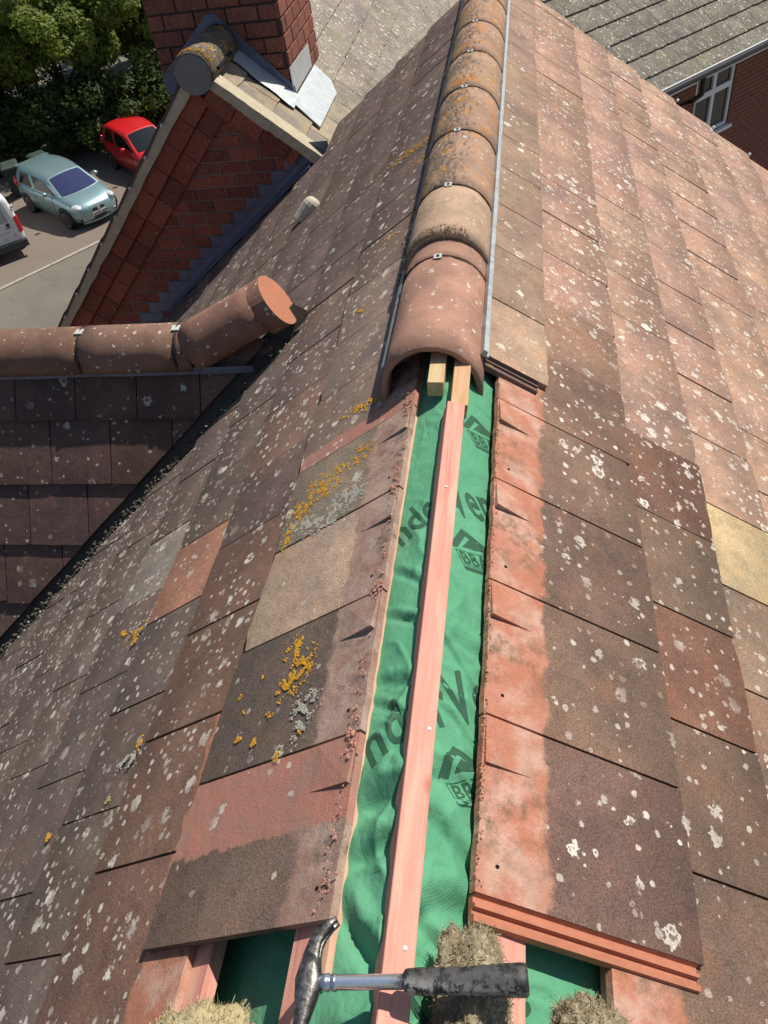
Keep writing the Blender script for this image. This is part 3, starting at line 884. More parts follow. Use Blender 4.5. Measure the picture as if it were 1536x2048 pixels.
lichen('L', [(1.16, .190, .010, .010, 70, 0), (1.19, .225, .010, .006, 50, 0), (1.14, .235, .006, .012, 45, 0), (1.262, .258, .014, .006, 40, .4), (1.362, .33, .012, .010, 50, 0), (1.178, -.379, .010, .006, 24, .5), (.867, -.216, .006, .008, 30, 0), (.411, 1.187, .012, .010, 50, 0), (.253, .583, .03, .010, 120, .3), (.32, .59, .03, .007, 70, .3), (.36, 2.42, .07, .02, 320, .3), (.30, 2.2, .05, .02, 90, .2), (.35, 1.62, .03, .012, 45, .2)], M_lichO, 35, .0042)
lichen('L', [(.899, -.258, .020, .008, 150, .1), (.862, -.258, .012, .009, 90, .1)], M_lichG, 36, .0032)
lichen('L', [(.917, -.362, .006, .009, 55, 0)], M_lichY, 37, .0034)
lichen('R', [(.145, .655, .012, .006, 60, 0), (.145, 1.053, .006, .005, 25, 0), (.132, 2.15, .006, .01, 40, 0), (.146, 3.66, .02, .02, 60, 0)], M_lichO, 38, .0034)

# vent cowl on the left slope
mb = MB()
b0 = rp('L', 1.275, 3.02, -.005)
axis = Vector((.62, .30, .62)).normalized()
rings = []
for t, r in ((0, .046), (.03, .047), (.07, .050), (.095, .052), (.115, .049), (.130, .040), (.139, .026), (.142, .010)):
    p = b0 + axis * t; a = axis.orthogonal().normalized(); b = axis.cross(a)
    rings.append([p + (a * cos(2 * pi * k / 14) + b * sin(2 * pi * k / 14)) * r for k in range(14)])
mb.loft(rings)
ve = mb.build("vent_cowl", simple("vent_plastic", (0.50, 0.47, 0.36), 0.7, 0.3, var=0.15), house, smooth=False)

# white clips along the far right verge
for k, s in enumerate((.26, .535, .82, 1.10, 1.39, 1.70, 2.02, 2.34)):
    mb = MB(); c = rp('R', s + .05, YV - .012, .0)
    mb.box((-.006, -.008, 0), (.006, .012, .014), Matrix.Translation(c) @ Matrix.Rotation(PR, 4, 'Y'))
    mb.build("verge_clip", M_white, house)

# walls below the roof
mb = MB()
mb.box((-2.55, -3.1, -9.2), (2.6, 4.05, -2.25)); mb.build("wall", M_brick, house)
mb = MB()
mb.prism([(2.6, 4.42, -2.25), (0, 4.42, -.24), (-1.15, 4.42, -1.12), (-1.15, 4.42, -2.25)], (0, -.36, 0)); mb.build("wall", M_brick, house)
mb = MB(); mb.box((-1.15, 4.06, -9.2), (2.6, 4.42, -2.252)); mb.build("wall", M_brick, house)
mb = MB(); mb.prism([(-2.55, -3.05, -2.25), (2.6, -3.05, -2.25), (0.0, -3.05, -.25)], (0, .3, 0)); mb.build("wall", M_brick, house)

# ------------------------------------------------------------------ side gable of the same house (ridge runs left)
QX = math.atan(CV)
nX = Vector((0, -sin(QX), cos(QX)))
ZX = KV + CV * YX                      # apex height of its tile plane
def fX(s, x, h):                       # s down the near face, x along the ridge
    return Vector((x, YX - s * cos(QX), ZX - s * sin(QX))) + nX * h
mb = MB()
mb.prism([fX(.02, -4.2, -.10), fX(2.2, -4.2, -.10), fX(2.2, -2.35, -.10), fX(.02, -.60, -.10)], nX * -.05)
deckX = mb.build("roof_slope", M_dark, house); deckX["label"] = "shaded tiled face of the side gable below its ridge"
mb = MB()
nX2 = Vector((0, sin(QX), cos(QX)))
mb.prism([Vector((-.62, YX + .01, ZX - .06)), Vector((-2.35, YX + 1.28, ZX - 1.28 * CV - .06)), Vector((-4.2, YX + 1.28, ZX - 1.28 * CV - .06)), Vector((-4.2, YX + .01, ZX - .06))], nX2 * -.05)
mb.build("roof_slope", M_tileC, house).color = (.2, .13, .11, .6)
# tiles: x plays the part of y; valley clip in (s,x): keep left of the valley
sV = lambda x: None
XC = random.Random(5)
rowsX = [(.10, .330), (.33, .592), (.59, .850), (.85, 1.105), (1.10, 1.36), (1.36, 1.62), (1.62, 1.88)]
for r, (sh, st) in enumerate(rowsX):
    ph = [-1.875, -1.735, -1.855, -1.72, -1.85, -1.71, -1.85][r]
    x = ph - 0.27 * 8
    while x < -0.5:
        xa, xb = x, x + 0.27
        x += 0.27
        if xb < -3.3: continue
        # valley: z = tL*x on main slope ; z = ZX - s sinQ  -> x = (ZX - s sinQ)/tL ; keep x <= that - gap
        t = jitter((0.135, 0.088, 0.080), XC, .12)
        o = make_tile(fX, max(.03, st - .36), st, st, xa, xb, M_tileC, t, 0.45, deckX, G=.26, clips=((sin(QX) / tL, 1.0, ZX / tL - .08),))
# lead-lined valley trough
mb = MB()
pa, pb2 = Vector((tL and (-.62), 0, 0)), None
def vpt(x, off_main, off_x, h):        # point near the valley line at plan x
    z = -tL * abs(x); y = (z - KV) / CV
    return Vector((x + off_main, y + off_x, z + h))
for (xa, xb) in ((-.56, -1.3), (-1.3, -2.6)):
    mb.add([vpt(xa, .10, 0, .02), vpt(xb, .10, 0, .02), vpt(xb, 0, 0, -.075), vpt(xa, 0, 0, -.075)], [(0, 1, 2, 3)])
    mb.add([vpt(xa, 0, 0, -.075), vpt(xb, 0, 0, -.075), vpt(xb, -.12, 0.03, -.02), vpt(xa, -.12, 0.03, -.02)], [(0, 1, 2, 3)])
M_valley = simple("valley_lining", (0.075, 0.068, 0.06), 0.9, 0.2, var=0.4, vscale=20)
mb.build("valley_gutter", M_valley, house)
pts = []
for k in range(2200):
    x = -.70 - R_.random() * 1.5
    p = vpt(x, R_.gauss(0.0, .022), 0, -.022); pts.append(p)
crumbs("valley_debris", pts, .0085, simple("debris", (0.10, 0.09, 0.07), 1.0, 0.0, var=0.6, vscale=30), house, kind="stuff", seed=9)
pts = [vpt(-.75 - R_.random() * 1.5, R_.gauss(0.055, .012), 0, .012 + .03 * 0) + Vector((0, 0, .03)) for k in range(60)]
crumbs("lichen_crust", pts, .0060, M_lichG, house, kind="stuff", seed=10)

# its ridge tiles
RZX = ZX - 0.076
xj = [-1.075, -1.135, -1.545, -1.985, -2.425, -2.865, -3.305, -3.745]
for i in range(len(xj) - 1):
    if i == 0: pass
    o = half_round((xj[i] - .003, YX, RZX), (xj[i + 1] + .003, YX, RZX), .108, .110, .015, jitter((0.215, 0.130, 0.102), XC, .08), M_ridge, house, "ridge_tile", drop=.03)
    if i > 0:
        mb = MB(); mb.box((xj[i] - .016, YX - .03, RZX + .107), (xj[i] + .016, YX + .004, RZX + .112)); mb.build("ridge_clip", M_clip, o)
        mb = MB(); mb.tube([(xj[i], YX + cos(pi * k / 12) * .1095, RZX + sin(pi * k / 12) * .1095) for k in range(13)], .0045, 6); mb.build("joint_seal", M_black, o)
# tilted mitred last tile with its cut end
p0, p1 = Vector((-1.085, YX, RZX + .006)), Vector((-.778, YX + .045, RZX + .148))
lt = half_round(p0, p1, .110, .105, .016, (0.275, 0.155, 0.118), M_ridge, house, "ridge_tile", drop=.045)
lt["label"] = "tilted end ridge tile with a bare orange cut face"
ax = (p1 - p0).normalized(); sd2 = ax.cross(Vector((0, 0, 1))).normalized(); up2 = sd2.cross(ax)
ra, rb_ = [], []
for k in range(30):
    a = 2 * pi * k / 30
    q = p1 + sd2 * (cos(a) * .1055) + up2 * (sin(a) * .1055)
    ra.append(q - ax * .01); rb_.append(q + ax * (.060 - .012 * sin(a)))
mb = MB(); mb.loft([ra, rb_], 0, False); mb.add(rb_, [tuple(range(30))], 1)
cf = mb.build("cut_face", None, lt, mats=[M_ridge, M_cut]); cf.color = (0.275, 0.155, 0.118, 1)
bm = bmesh.new(); bm.from_mesh(cf.data); bmesh.ops.recalc_face_normals(bm, faces=bm.faces); bm.to_mesh(cf.data); bm.free()
# strip under that ridge
mb = MB(); R = random.Random(3); rings = []
for i in range(24):
    x = -.83 - i * .13
    a = R.uniform(-.002, .002)
    rings.append([fX(.155 + a, x, .003), fX(.135 + a, x, .012), fX(.135 + a, x, .028), fX(.160 + a, x, .008)])
mb.loft(rings); o = mb.build("ridge_strip", M_lead, house); o["label"] = "blue-grey strip under the side gable ridge"

# ------------------------------------------------------------------ adjoining house: brick gable, chimney, grey roof
YG = 4.25
nbr = empty("adjoining_house", (-1.85, 6, -9.2), "adjoining brick house with shaded gable, chimney and pale grey tiled roof", "house")
AX, AZ = -1.845, -0.30              # gable apex
TLs, TRs = (2.10 - .30) / (3.55 - 1.845), (.864 - .30) / (1.845 - 1.183)
zl = lambda x: AZ - (AX - x) * TLs if x < AX else AZ - (x - AX) * TRs
mb = MB()
mb.prism([(AX, YG, AZ - .02), (-3.62, YG, zl(-3.62) - .02), (-3.62, YG, -9.2), (-1.0, YG, -9.2), (-1.0, YG, zl(-1.0) - .02)], (0, .25, 0))
wall = mb.build("gable_wall", M_mortar, nbr)
bm = bmesh.new(); bm.from_mesh(wall.data); bmesh.ops.recalc_face_normals(bm, faces=bm.faces); bm.to_mesh(wall.data); bm.free()

def brick(mb_, lo, hi, M=None, inset=0.0035):
    x0, y0, z0 = lo; x1, y1, z1 = hi; e = inset
    q = [(x0, y1, z0), (x1, y1, z0), (x1, y1, z1), (x0, y1, z1), (x0, y0 + e, z0), (x1, y0 + e, z0), (x1, y0 + e, z1), (x0, y0 + e, z1), (x0 + e, y0, z0 + e), (x1 - e, y0, z0 + e), (x1 - e, y0, z1 - e), (x0 + e, y0, z1 - e)]
    q = [Vector(p) for p in q]
    if M is not None: q = [M @ p for p in q]
    mb_.add(q, [(0, 1, 5, 4), (1, 2, 6, 5), (2, 3, 7, 6), (3, 0, 4, 7), (4, 5, 9, 8), (5, 6, 10, 9), (6, 7, 11, 10), (7, 4, 8, 11), (8, 9, 10, 11)])
    return mb_
BH, BL = 0.086, 0.205
BR = random.Random(17)
z = -0.55; row = 0
nb = 0
while z > -2.45:
    off = (row % 2) * BL / 2
    x = -3.62 + off
    while x < -1.1:
        xm = x + BL / 2
        top = zl(xm) - 0.30
        bottom = -tL * abs(xm) + 0.13
        if z + BH < top + .22 and z > bottom - .24 and x > -3.6:
            mb = MB(); dy = BR.uniform(-.002, .003)
            brick(mb, (x + .006, YG - .008 + dy, z + .005), (x + BL - .006, YG + .01, z + BH - .005))
            mb.build("brick", M_brick, wall); nb += 1
        x += BL
    z -= BH; row += 1
# sloping brick bands under the verges
def band(x0, x1, off, wdt, proj):
    dx = x1 - x0; sl = TLs if x1 < x0 else TRs
    L = abs(dx) * sqrt(1 + sl * sl); dirv = Vector((1 if dx > 0 else -1, 0, -sl)).normalized()
    up_ = Vector((dirv.z * (-1 if dx > 0 else 1), 0, abs(dirv.x)))
    t = .10
    while t < L - .05:
        l = min(.205, L - t)
        o0 = Vector((x0, YG - proj, AZ - .03)) + dirv * t - up_ * off
        M = Matrix(((dirv.x, 0, up_.x, o0.x), (0, 1, 0, o0.y), (dirv.z, 0, up_.z, o0.z), (0, 0, 0, 1)))
        mb = MB(); brick(mb, (.0025, BR.uniform(0, .003), -wdt + .002), (l - .0025, proj + .02, -.002), M, .002)
        ob = mb.build("brick", M_brick, wall)
        b2 = bmesh.new(); b2.from_mesh(ob.data); bmesh.ops.recalc_face_normals(b2, faces=b2.faces); b2.to_mesh(ob.data); b2.free()
        t += .205
band(AX, -3.60, .02, .125, .050)
band(AX, -3.60, .145, .125, .030)
band(AX, -1.25, .02, .125, .045)
# verge: cream mortar band and tile ends above it
def verge(x0, x1, sl, y0=YG - .075):
    dx = x1 - x0; dirv = Vector((1 if dx > 0 else -1, 0, -sl)).normalized(); L = abs(dx) * sqrt(1 + sl * sl)
    up_ = Vector((-dirv.z * (1 if dx > 0 else -1), 0, abs(dirv.x)))
    base = Vector((x0, 0, AZ))
    mb = MB(); n = 26; R = random.Random(8); rings = []
    for i in range(n + 1):
        p = base + dirv * (L * i / n); j = R.uniform(-.006, .006)
        rings.append([p + Vector((0, y0 + R.uniform(-.006, .006), 0)) - up_ * (.045 + j), p + Vector((0, y0 + R.uniform(-.004, .004), 0)) + up_ * .022, p + Vector((0, YG + .05, 0)) + up_ * .022, p + Vector((0, YG + .05, 0)) - up_ * .045])
    mb.loft(rings)
    o = mb.build("verge_mortar", M_cream, nbr)
    bm = bmesh.new(); bm.from_mesh(o.data); bmesh.ops.recalc_face_normals(bm, faces=bm.faces); bm.to_mesh(o.data); bm.free()
    return dirv, up_, base, L
dL, uL, bL_, LL = verge(AX, -3.75, TLs)
dR, uR, bR_, LR = verge(AX, -1.14, TRs)
M_slate = simple("verge_tile_dark", (0.10, 0.085, 0.08), 0.9, 0.2, var=0.3)
t = .18
while t < LL:                        # tile ends proud of the left verge
    p = bL_ + dL * t
    mb = MB()
    M = Matrix(((dL.x, 0, uL.x, p.x), (0, 1, 0, 0), (dL.z, 0, uL.z, p.z), (0, 0, 0, 1)))
    mb.box((-.04, YG - .082, .024), (.262, YG + 1.2, .040), M @ Matrix.Rotation(radians(2.2), 4, 'Y'))
    mb.build("verge_tile", M_slate, nbr)
    mb = MB(); mb.box((.235, YG - .105, .012), (.252, YG - .06, .026), M); mb.build("verge_clip", M_clip, nbr)
    t += .27
# left slope of that roof (falls away behind the verge)
mb = MB()
mb.prism([(AX, YG, AZ + .02), (AX, 12.5, AZ + .02), (-3.75, 12.5, AZ + .02 - 1.905 * TLs), (-3.75, YG, AZ + .02 - 1.905 * TLs)], (0, 0, -.08))
mb.build("roof_slope", M_slate, nbr)
# right slope with grey tiles
PG = radians(41)
nG = Vector((sin(PG), 0, cos(PG)))
GX, GZ = -1.85, -.30
def fG(s, y, h): return Vector((GX + s * cos(PG), y, GZ - s * sin(PG))) + nG * h
mb = MB()
mb.prism([fG(0, YG, -.06), fG(2.4, YG, -.06), fG(2.4, 13, -.06), fG(0, 13, -.06)], nG * -.05)
deckG = mb.build("roof_slope", M_dark, nbr); deckG["label"] = "pale grey tiled slope beside the chimney"
GC = random.Random(23)
cx0, cx1, cy0, cy1 = -2.32, -1.405, 4.80, 5.72      # chimney plan
for r in range(0, 8):
    st = .265 + .258 * r
    y = YG - .05 + (0.0 if r % 2 else -.17)
    while y < 12.3:
        ya, yb = max(y, YG - .06), y + .34
        y += .34
        if yb - ya < .05: continue
        if ya > cy0 - .02 and yb < cy1 + .02 and st < .5: continue
        if ya > 9.5 and st < .5: pass
        t = jitter((0.262, 0.242, 0.208), GC, .09)
        if ya < 4.9: t = jitter((0.36, 0.31, 0.235), GC, .06)
        make_tile(fG, st - .33, st, st, ya, yb, M_tileG, t, 0.25 if ya < 4.9 else 1.5, deckG, G=.258, clips=((-1.0, 0.0, -.02),))
# ridge end and cap
rc = half_round((AX, YG - .096, AZ - .015), (AX, cy0, AZ - .015), .121, .119, .016, (0.25, 0.21, 0.17), M_ridgemoss, nbr, "ridge_tile", drop=.05)
mb = MB(); ring = []
for k in range(28):
    a = 2 * pi * k / 28
    ring.append(Vector((AX + cos(a) * .117, YG - .100, AZ - .022 + sin(a) * .117)))
mb.prism(ring, (0, .07, 0))
mb.build("end_cap", M_cap, rc)
pts = [(AX + cos(a) * .1285, YG - .07 + R_.random() * .05, AZ - .015 + sin(a) * .1285) for a in [R_.uniform(.35, 2.3) for _ in range(160)]]
crumbs("lichen_crust", pts, .0055, M_lichO, rc, kind="stuff", seed=12)
mb = MB(); mb.box((AX + .118, YG + .02, AZ - .035), (AX + .140, YG + .34, AZ - .018), Matrix.Identity(4)); mb.build("ridge_strip", M_black, rc)

# chimney
mb = MB(); mb.box((cx0 + .006, cy0 + .006, -1.9), (cx1 - .006, cy1 - .006, 2.2))
chim = mb.build("chimney", M_mortardk, nbr); chim["label"] = "red brick chimney stack rising behind the gable apex"
CH, CLn = 0.098, 0.222
mbC = MB()
z = -.90; row = 0
while z < 2.1:
    off = (row % 2) * CLn / 2
    x = cx0 - off
    while x < cx1 - .01:
        xa, xb = max(x, cx0), min(x + CLn, cx1)
        if xb - xa > .03:
            mb = MB() if z < .3 else mbC; brick(mb, (xa + .006, cy0 - .006 + BR.uniform(-.002, .002), z + .006), (xb - .006, cy0 + .05, z + CH - .006))
            if z < .3: mb.build("brick", M_brickchim, chim)
        x += CLn
    y = cy0 - ((row + 1) % 2) * CLn / 2
    while y < cy1 - .01:
        ya, yb = max(y, cy0 + .004), min(y + CLn, cy1)
        if yb - ya > .03 and z < 1.4:
            M = Matrix(((0, -1, 0, cx1), (1, 0, 0, 0), (0, 0, 1, 0), (0, 0, 0, 1)))
            mb = MB() if z < .3 else mbC; brick(mb, (ya + .006, -.006 + BR.uniform(-.002, .002), z + .006), (yb - .006, .05, z + CH - .006), M)
            if z < .3: mb.build("brick", M_brickchim, chim)
        y += CLn
    z += CH; row += 1
mbC.build("brickwork", M_brickchim, chim, kind="stuff")
# lead: front apron rising to a point over the ridge, side apron lying on the tiles
mb = MB()
yf = cy0 - .016
apex = Vector((AX - .02, yf, AZ + .16))
mb.prism([Vector((cx0, yf, AZ - .30)), Vector((cx1 + .02, yf, fG(.60, 0, 0).z + .0)), Vector((cx1 + .02, yf, fG(.60, 0, 0).z + .07)), apex + Vector((.03, 0, .0)), apex + Vector((-.03, 0, 0)), Vector((cx0, yf, AZ - .18))], (0, .008, 0))
o = mb.build("front_flashing", M_lead, chim)
mb = MB(); n = 10; top = []; low = []
for i in range(n + 1):
    s = .13 + (.62 - .13) * i / n
    top.append(fG(s, yf, .030 + .002 * sin(i * 1.1))); low.append(fG(s + .010, cy0 - .160 - .04 * i / n + .006 * sin(i * 1.3), .011 + .002 * sin(i * 1.1)))
mb.add(top + low, [(i, i + 1, n + 2 + i, n + 1 + i) for i in range(n)])
o = mb.build("apron_flashing", M_leadlit, chim)
mb = MB()
xs_ = cx1 + .012
base_s = (cx1 - GX) / cos(PG)
pA = [fG(base_s + .012, cy0 - .14, .016), fG(base_s + .25, cy0 - .20, .013), fG(base_s + .25, cy0 + .48, .013), fG(base_s + .17, cy0 + .62, .014), fG(base_s + .012, cy0 + .66, .018)]
mb.prism(pA, nG * -.006)
o = mb.build("side_flashing", M_leadlit, chim)
mb = MB()
z0a, z0b = fG(base_s, 0, .014).z, None
mb.prism([Vector((xs_, cy0 - .02, z0a)), Vector((xs_, cy0 + .60, z0a)), Vector((xs_, cy0 + .60, z0a + .15)), Vector((xs_, cy0 - .02, z0a + .17))], (-.006, 0, 0))
mb.build("side_upstand", M_leadlit, chim)

# stepped lead flashing up the gable wall above the tiled slope
mb = MB()
z = -.55 - BH * 4
while z > -2.6:
    xr_ = z / tL
    xl_ = (z + BH * .5) / tL - .19
    mb.prism([(xl_, YG - .013, z + .003), (xr_ + .08, YG - .013, z + .003), (xr_ + .08, YG - .013, z + BH + .001), (xl_ + .012, YG - .013, z + BH + .001)], (0, .004, 0))
    z -= BH
o = mb.build("step_flashing", M_lead, nbr)
mb = MB(); rings = []
for i in range(22):
    s = 1.52 + i * .08
    rings.append([rp('L', s, YG - .018, .05), rp('L', s, YG - .020, .02), rp('L', s, YG - .055, .006), rp('L', s, YG - .135, .010 + .004 * sin(i * 1.3)), rp('L', s, YG - .135, .002), rp('L', s, YG - .004, .0)])
mb.loft(rings); mb.build("lead_gutter", M_lead, nbr)

# ------------------------------------------------------------------ far house to the right (turned about 45 degrees)
far = empty("far_house", (3, 16, -9.2), "far house with grey-brown tiled roof, black gutter and white casement window", "house")
FO = Vector((2.336, 12.746, -3.5)); FD = Vector((.69, .724, 0)).normalized(); FN = Vector((FD.y, -FD.x, 0)); PF = radians(35)
FU = -FN * cos(PF) + Vector((0, 0, sin(PF))); FNR = FN * sin(PF) + Vector((0, 0, cos(PF)))
def fF(s, a, h): return FO - FU * (-s) * 1.0 + FD * a + FNR * h        # s up the slope
def fFt(s, a, h): return FO + FU * (4.6 - s) + FD * a + FNR * h         # s measured down from the ridge
mb = MB(); mb.prism([fF(0, -5, -.07), fF(0, 7, -.07), fF(4.6, 7, -.07), fF(4.6, -5, -.07)], FNR * -.06)
deckF = mb.build("roof_slope", M_dark, far)
FC = random.Random(31)
for r in range(0, 8):
    st = 4.6 + .06 - .37 * r
    a = -3.2 + .16 * (r % 2)
    while a < 4.2:
        make_tile(fFt, st - .46, st, st, a, a + .325, M_tileG, jitter((0.205, 0.195, 0.165), FC, .09), 1.5, deckF, G=.37, tt=.028)
        a += .325
WB = FO - FN * .32 + Vector((0, 0, -.10))
def FM(o): return Matrix(((FD.x, -FN.x, 0, o.x), (FD.y, -FN.y, 0, o.y), (FD.z, -FN.z, 1, o.z), (0, 0, 0, 1)))
MF = FM(WB)                       # local: x along wall, y into wall, z up
mb = MB(); wx0, wx1, wz0, wz1 = 1.30, 2.40, -1.22, -.10
mb.box((-5, 0, -5.6), (wx0, .3, -.02), MF); mb.box((wx1, 0, -5.6), (7, .3, -.02), MF); mb.box((wx0, 0, -5.6), (wx1, .3, wz0), MF)
fw = mb.build("wall", M_mortardk, far)
z = -.105; row = 0; mbF = MB()
while z > -3.0:
    x = -1.2 + (row % 2) * .11
    while x < 4.4:
        xa, xb = x, x + .222
        x += .222
        if xb > wx0 and xa < wx1 and z - .075 < wz1 + .02 and z > wz0 - .06:
            if xa < wx0 < xb: xb = wx0
            elif xa < wx1 < xb: xa = wx1
            else: continue
        if xb - xa < .04: continue
        if z < -2.2 and xa < 1: continue
        brick(mbF, (xa + .005, -.006 + BR.uniform(-.0015, .0015), z - .075 + .005), (xb - .005, .02, z - .005), MF)
    z -= .075; row += 1
mbF.build("brickwork", M_brickchim, fw, kind="stuff")
mb = MB(); mb.box((-5, -.30, -.02), (7, -.02, .0), MF); mb.box((-5, -.335, -.03), (7, -.30, .115), MF); mb.build("fascia", M_white, far)
mb = MB(); mb.tube([MF @ Vector((-5, -.385, .085)), MF @ Vector((7, -.385, .085))], .055, 10); mb.build("gutter", M_blackpl, far)
mb = MB(); mb.tube([MF @ Vector(p) for p in ((.88, -.38, .05), (.88, -.38, -.22), (.80, -.30, -.30), (.80, -.06, -.42), (.80, -.05, -5.2))], .042, 10); mb.build("downpipe", M_blackpl, far)
win = MB()
fr = .065
win.box((wx0, .02, wz0), (wx0 + fr, .10, wz1), MF); win.box((wx1 - fr, .02, wz0), (wx1, .10, wz1), MF)
win.box((wx0 + fr, .02, wz1 - fr), (wx1 - fr, .10, wz1), MF); win.box((wx0 + fr, .02, wz0), (wx1 - fr, .10, wz0 + fr), MF)
xm = (wx0 + wx1) / 2; zt = wz1 - .42
win.box((xm - .04, .018, wz0 + fr), (xm + .04, .10, wz1 - fr), MF); win.box((wx0 + fr, .015, zt - .045), (xm - .04, .10, zt + .045), MF); win.box((xm + .04, .015, zt - .045), (wx1 - fr, .10, zt + .045), MF)
wo = win.build("window", M_white, far); PINV[wo.name] = Matrix.Identity(4)
M_glassdk = simple("window_glass", (0.02, 0.022, 0.02), 0.06, 0.6)
for (a0, a1, b0_, b1) in ((wx0 + fr, xm - .04, zt + .045, wz1 - fr), (xm + .04, wx1 - fr, zt + .045, wz1 - fr), (wx0 + fr, xm - .04, wz0 + fr, zt - .045), (xm + .04, wx1 - fr, wz0 + fr, zt - .045)):
    mb = MB(); mb.box((a0, .055, b0_), (a1, .065, b1), MF); mb.build("pane", M_glassdk, wo)
mb = MB(); mb.box((wx0 - .06, -.07, wz0 - .05), (wx1 + .06, .06, wz0), MF); mb.build("sill", M_white, wo)

# ------------------------------------------------------------------ ground
GZ0 = -9.2
def ground_material():
    n = NB("asphalt", 0.95, 0.2); co = n.co()
    c = n.mix(n.rng(n.noise(co, .7, 5), .3, .7), (0.135, 0.122, 0.100, 1), (0.185, 0.165, 0.135, 1))
    c = n.mix(n.mul(n.rng(n.noise(co, 3.0, 5, .7), .55, .7), .5), c, (0.085, 0.08, 0.07, 1))
    c = n.mix(n.mul(n.rng(n.noise(co, 40, 2), .4, .7), .5), c, (0.24, 0.22, 0.19, 1))
    n.base(c); n.bump(n.noise(co, 60, 3), .4, .01); return n.mat
def paving_material():
    n = NB("block_paving", 0.95, 0.2); co = n.co('Object', None, (0, 0, 0.92))
    b = n.t.nodes.new('ShaderNodeTexBrick'); n.link(co, b.inputs['Vector'])
    b.inputs['Scale'].default_value = 5.0; b.inputs['Color1'].default_value = (0.225, 0.180, 0.148, 1); b.inputs['Color2'].default_value = (0.19, 0.158, 0.132, 1); b.inputs['Mortar'].default_value = (0.15, 0.125, 0.105, 1)
    b.inputs['Mortar Size'].default_value = .02
    c = n.mix(n.mul(n.rng(n.noise(n.co(), 1.2, 5), .4, .7), .5), b.outputs['Color'], (0.20, 0.17, 0.14, 1))
    n.base(c); n.bump(b.outputs['Fac'], .2, .01); return n.mat
gr = obj("ground", [(-160, -120, GZ0), (160, -120, GZ0), (160, 220, GZ0), (-160, 220, GZ0)], [(0, 1, 2, 3)], ground_material()); tag(gr, kind="structure")
K0, KD = Vector((-14.918, 18.135, GZ0)), Vector((2.378, 3.115, 0)).normalized()
KN = Vector((-KD.y, KD.x, 0))
pv = obj("pavement", [K0 - KD * 30 + Vector((0, 0, .004)), K0 + KD * 40 + Vector((0, 0, .004)), K0 + KD * 40 + KN * 14 + Vector((0, 0, .004)), K0 - KD * 30 + KN * 14 + Vector((0, 0, .004))], [(0, 1, 2, 3)], paving_material()); tag(pv, kind="structure")
M_kerb = simple("kerb_concrete", (0.36, 0.32, 0.26), 0.95, 0.1, var=.25, vscale=6)
kerb = bpy.data.objects.new("kerb", None); COL.objects.link(kerb); tag(kerb, kind="structure")
t = -12.0
while t < 22:
    mb = MB(); a = K0 + KD * t
    M = Matrix(((KD.x, KN.x, 0, a.x), (KD.y, KN.y, 0, a.y), (0, 0, 1, a.z), (0, 0, 0, 1)))
    mb.box((.006, -.07, -.05), (.908, .07, .03), M); mb.build("kerb_stone", M_kerb, kerb)
    t += .914

# ------------------------------------------------------------------ vehicles
def paint(name, c, rough=0.28, metal=0.0):
    n = NB(name, rough, 0.5); n.base(tuple(c) + (1,)); n.b.inputs['Metallic'].default_value = metal
    n.b.inputs['Coat Weight'].default_value = 0.6; n.b.inputs['Coat Roughness'].default_value = 0.08
    return n.mat
M_silver = paint("paint_silver", (0.26, 0.39, 0.41), 0.32, 0.5)
M_red = paint("paint_red", (0.55, 0.012, 0.018), 0.35)
M_vanwhite = paint("paint_white", (0.72, 0.73, 0.75), 0.35)
M_screen = NB("windscreen_glass", 0.03, 0.9); M_screen.base((0.03, 0.035, 0.10, 1)); M_screen = M_screen.mat
M_carglass = NB("car_glass", 0.07, 0.6); M_carglass.base((0.012, 0.014, 0.016, 1)); M_carglass = M_carglass.mat
M_tyre = simple("tyre_rubber", (0.018, 0.018, 0.018), 0.85, 0.2)
M_rim = simple("alloy_rim", (0.40, 0.40, 0.39), 0.35, 0.5, metal=0.6)
M_lamp = simple("headlamp", (0.55, 0.58, 0.60), 0.12, 0.7)
M_redlamp = simple("tail_lamp", (0.45, 0.01, 0.02), 0.18, 0.6)
M_trim = simple("dark_trim", (0.03, 0.03, 0.032), 0.5, 0.4)
M_plate = simple("plate_white", (0.60, 0.60, 0.58), 0.5, 0.3)
M_chrome = simple("chrome", (0.75, 0.76, 0.76), 0.15, 0.6, metal=0.8)

def sm_obj(mb, name, mat, parent, sm=True, mats=None):
    o = mb.build(name, mat, parent, smooth=sm, mats=mats)
    bm = bmesh.new(); bm.from_mesh(o.data); bmesh.ops.recalc_face_normals(bm, faces=bm.faces); bm.to_mesh(o.data); bm.free()
    PINV[o.name] = Matrix.Identity(4)
    return o

def ellip(mb, c, r, nu=14, nv=8, M=None):
    rings = []
    for j in range(1, nv):
        a = pi * j / nv
        rings.append([Vector((c[0] + r[0] * sin(a) * cos(2 * pi * k / nu), c[1] + r[1] * sin(a) * sin(2 * pi * k / nu), c[2] + r[2] * cos(a))) for k in range(nu)])
    if M is not None: rings = [[M @ p for p in q] for q in rings]
    mb.loft(rings)

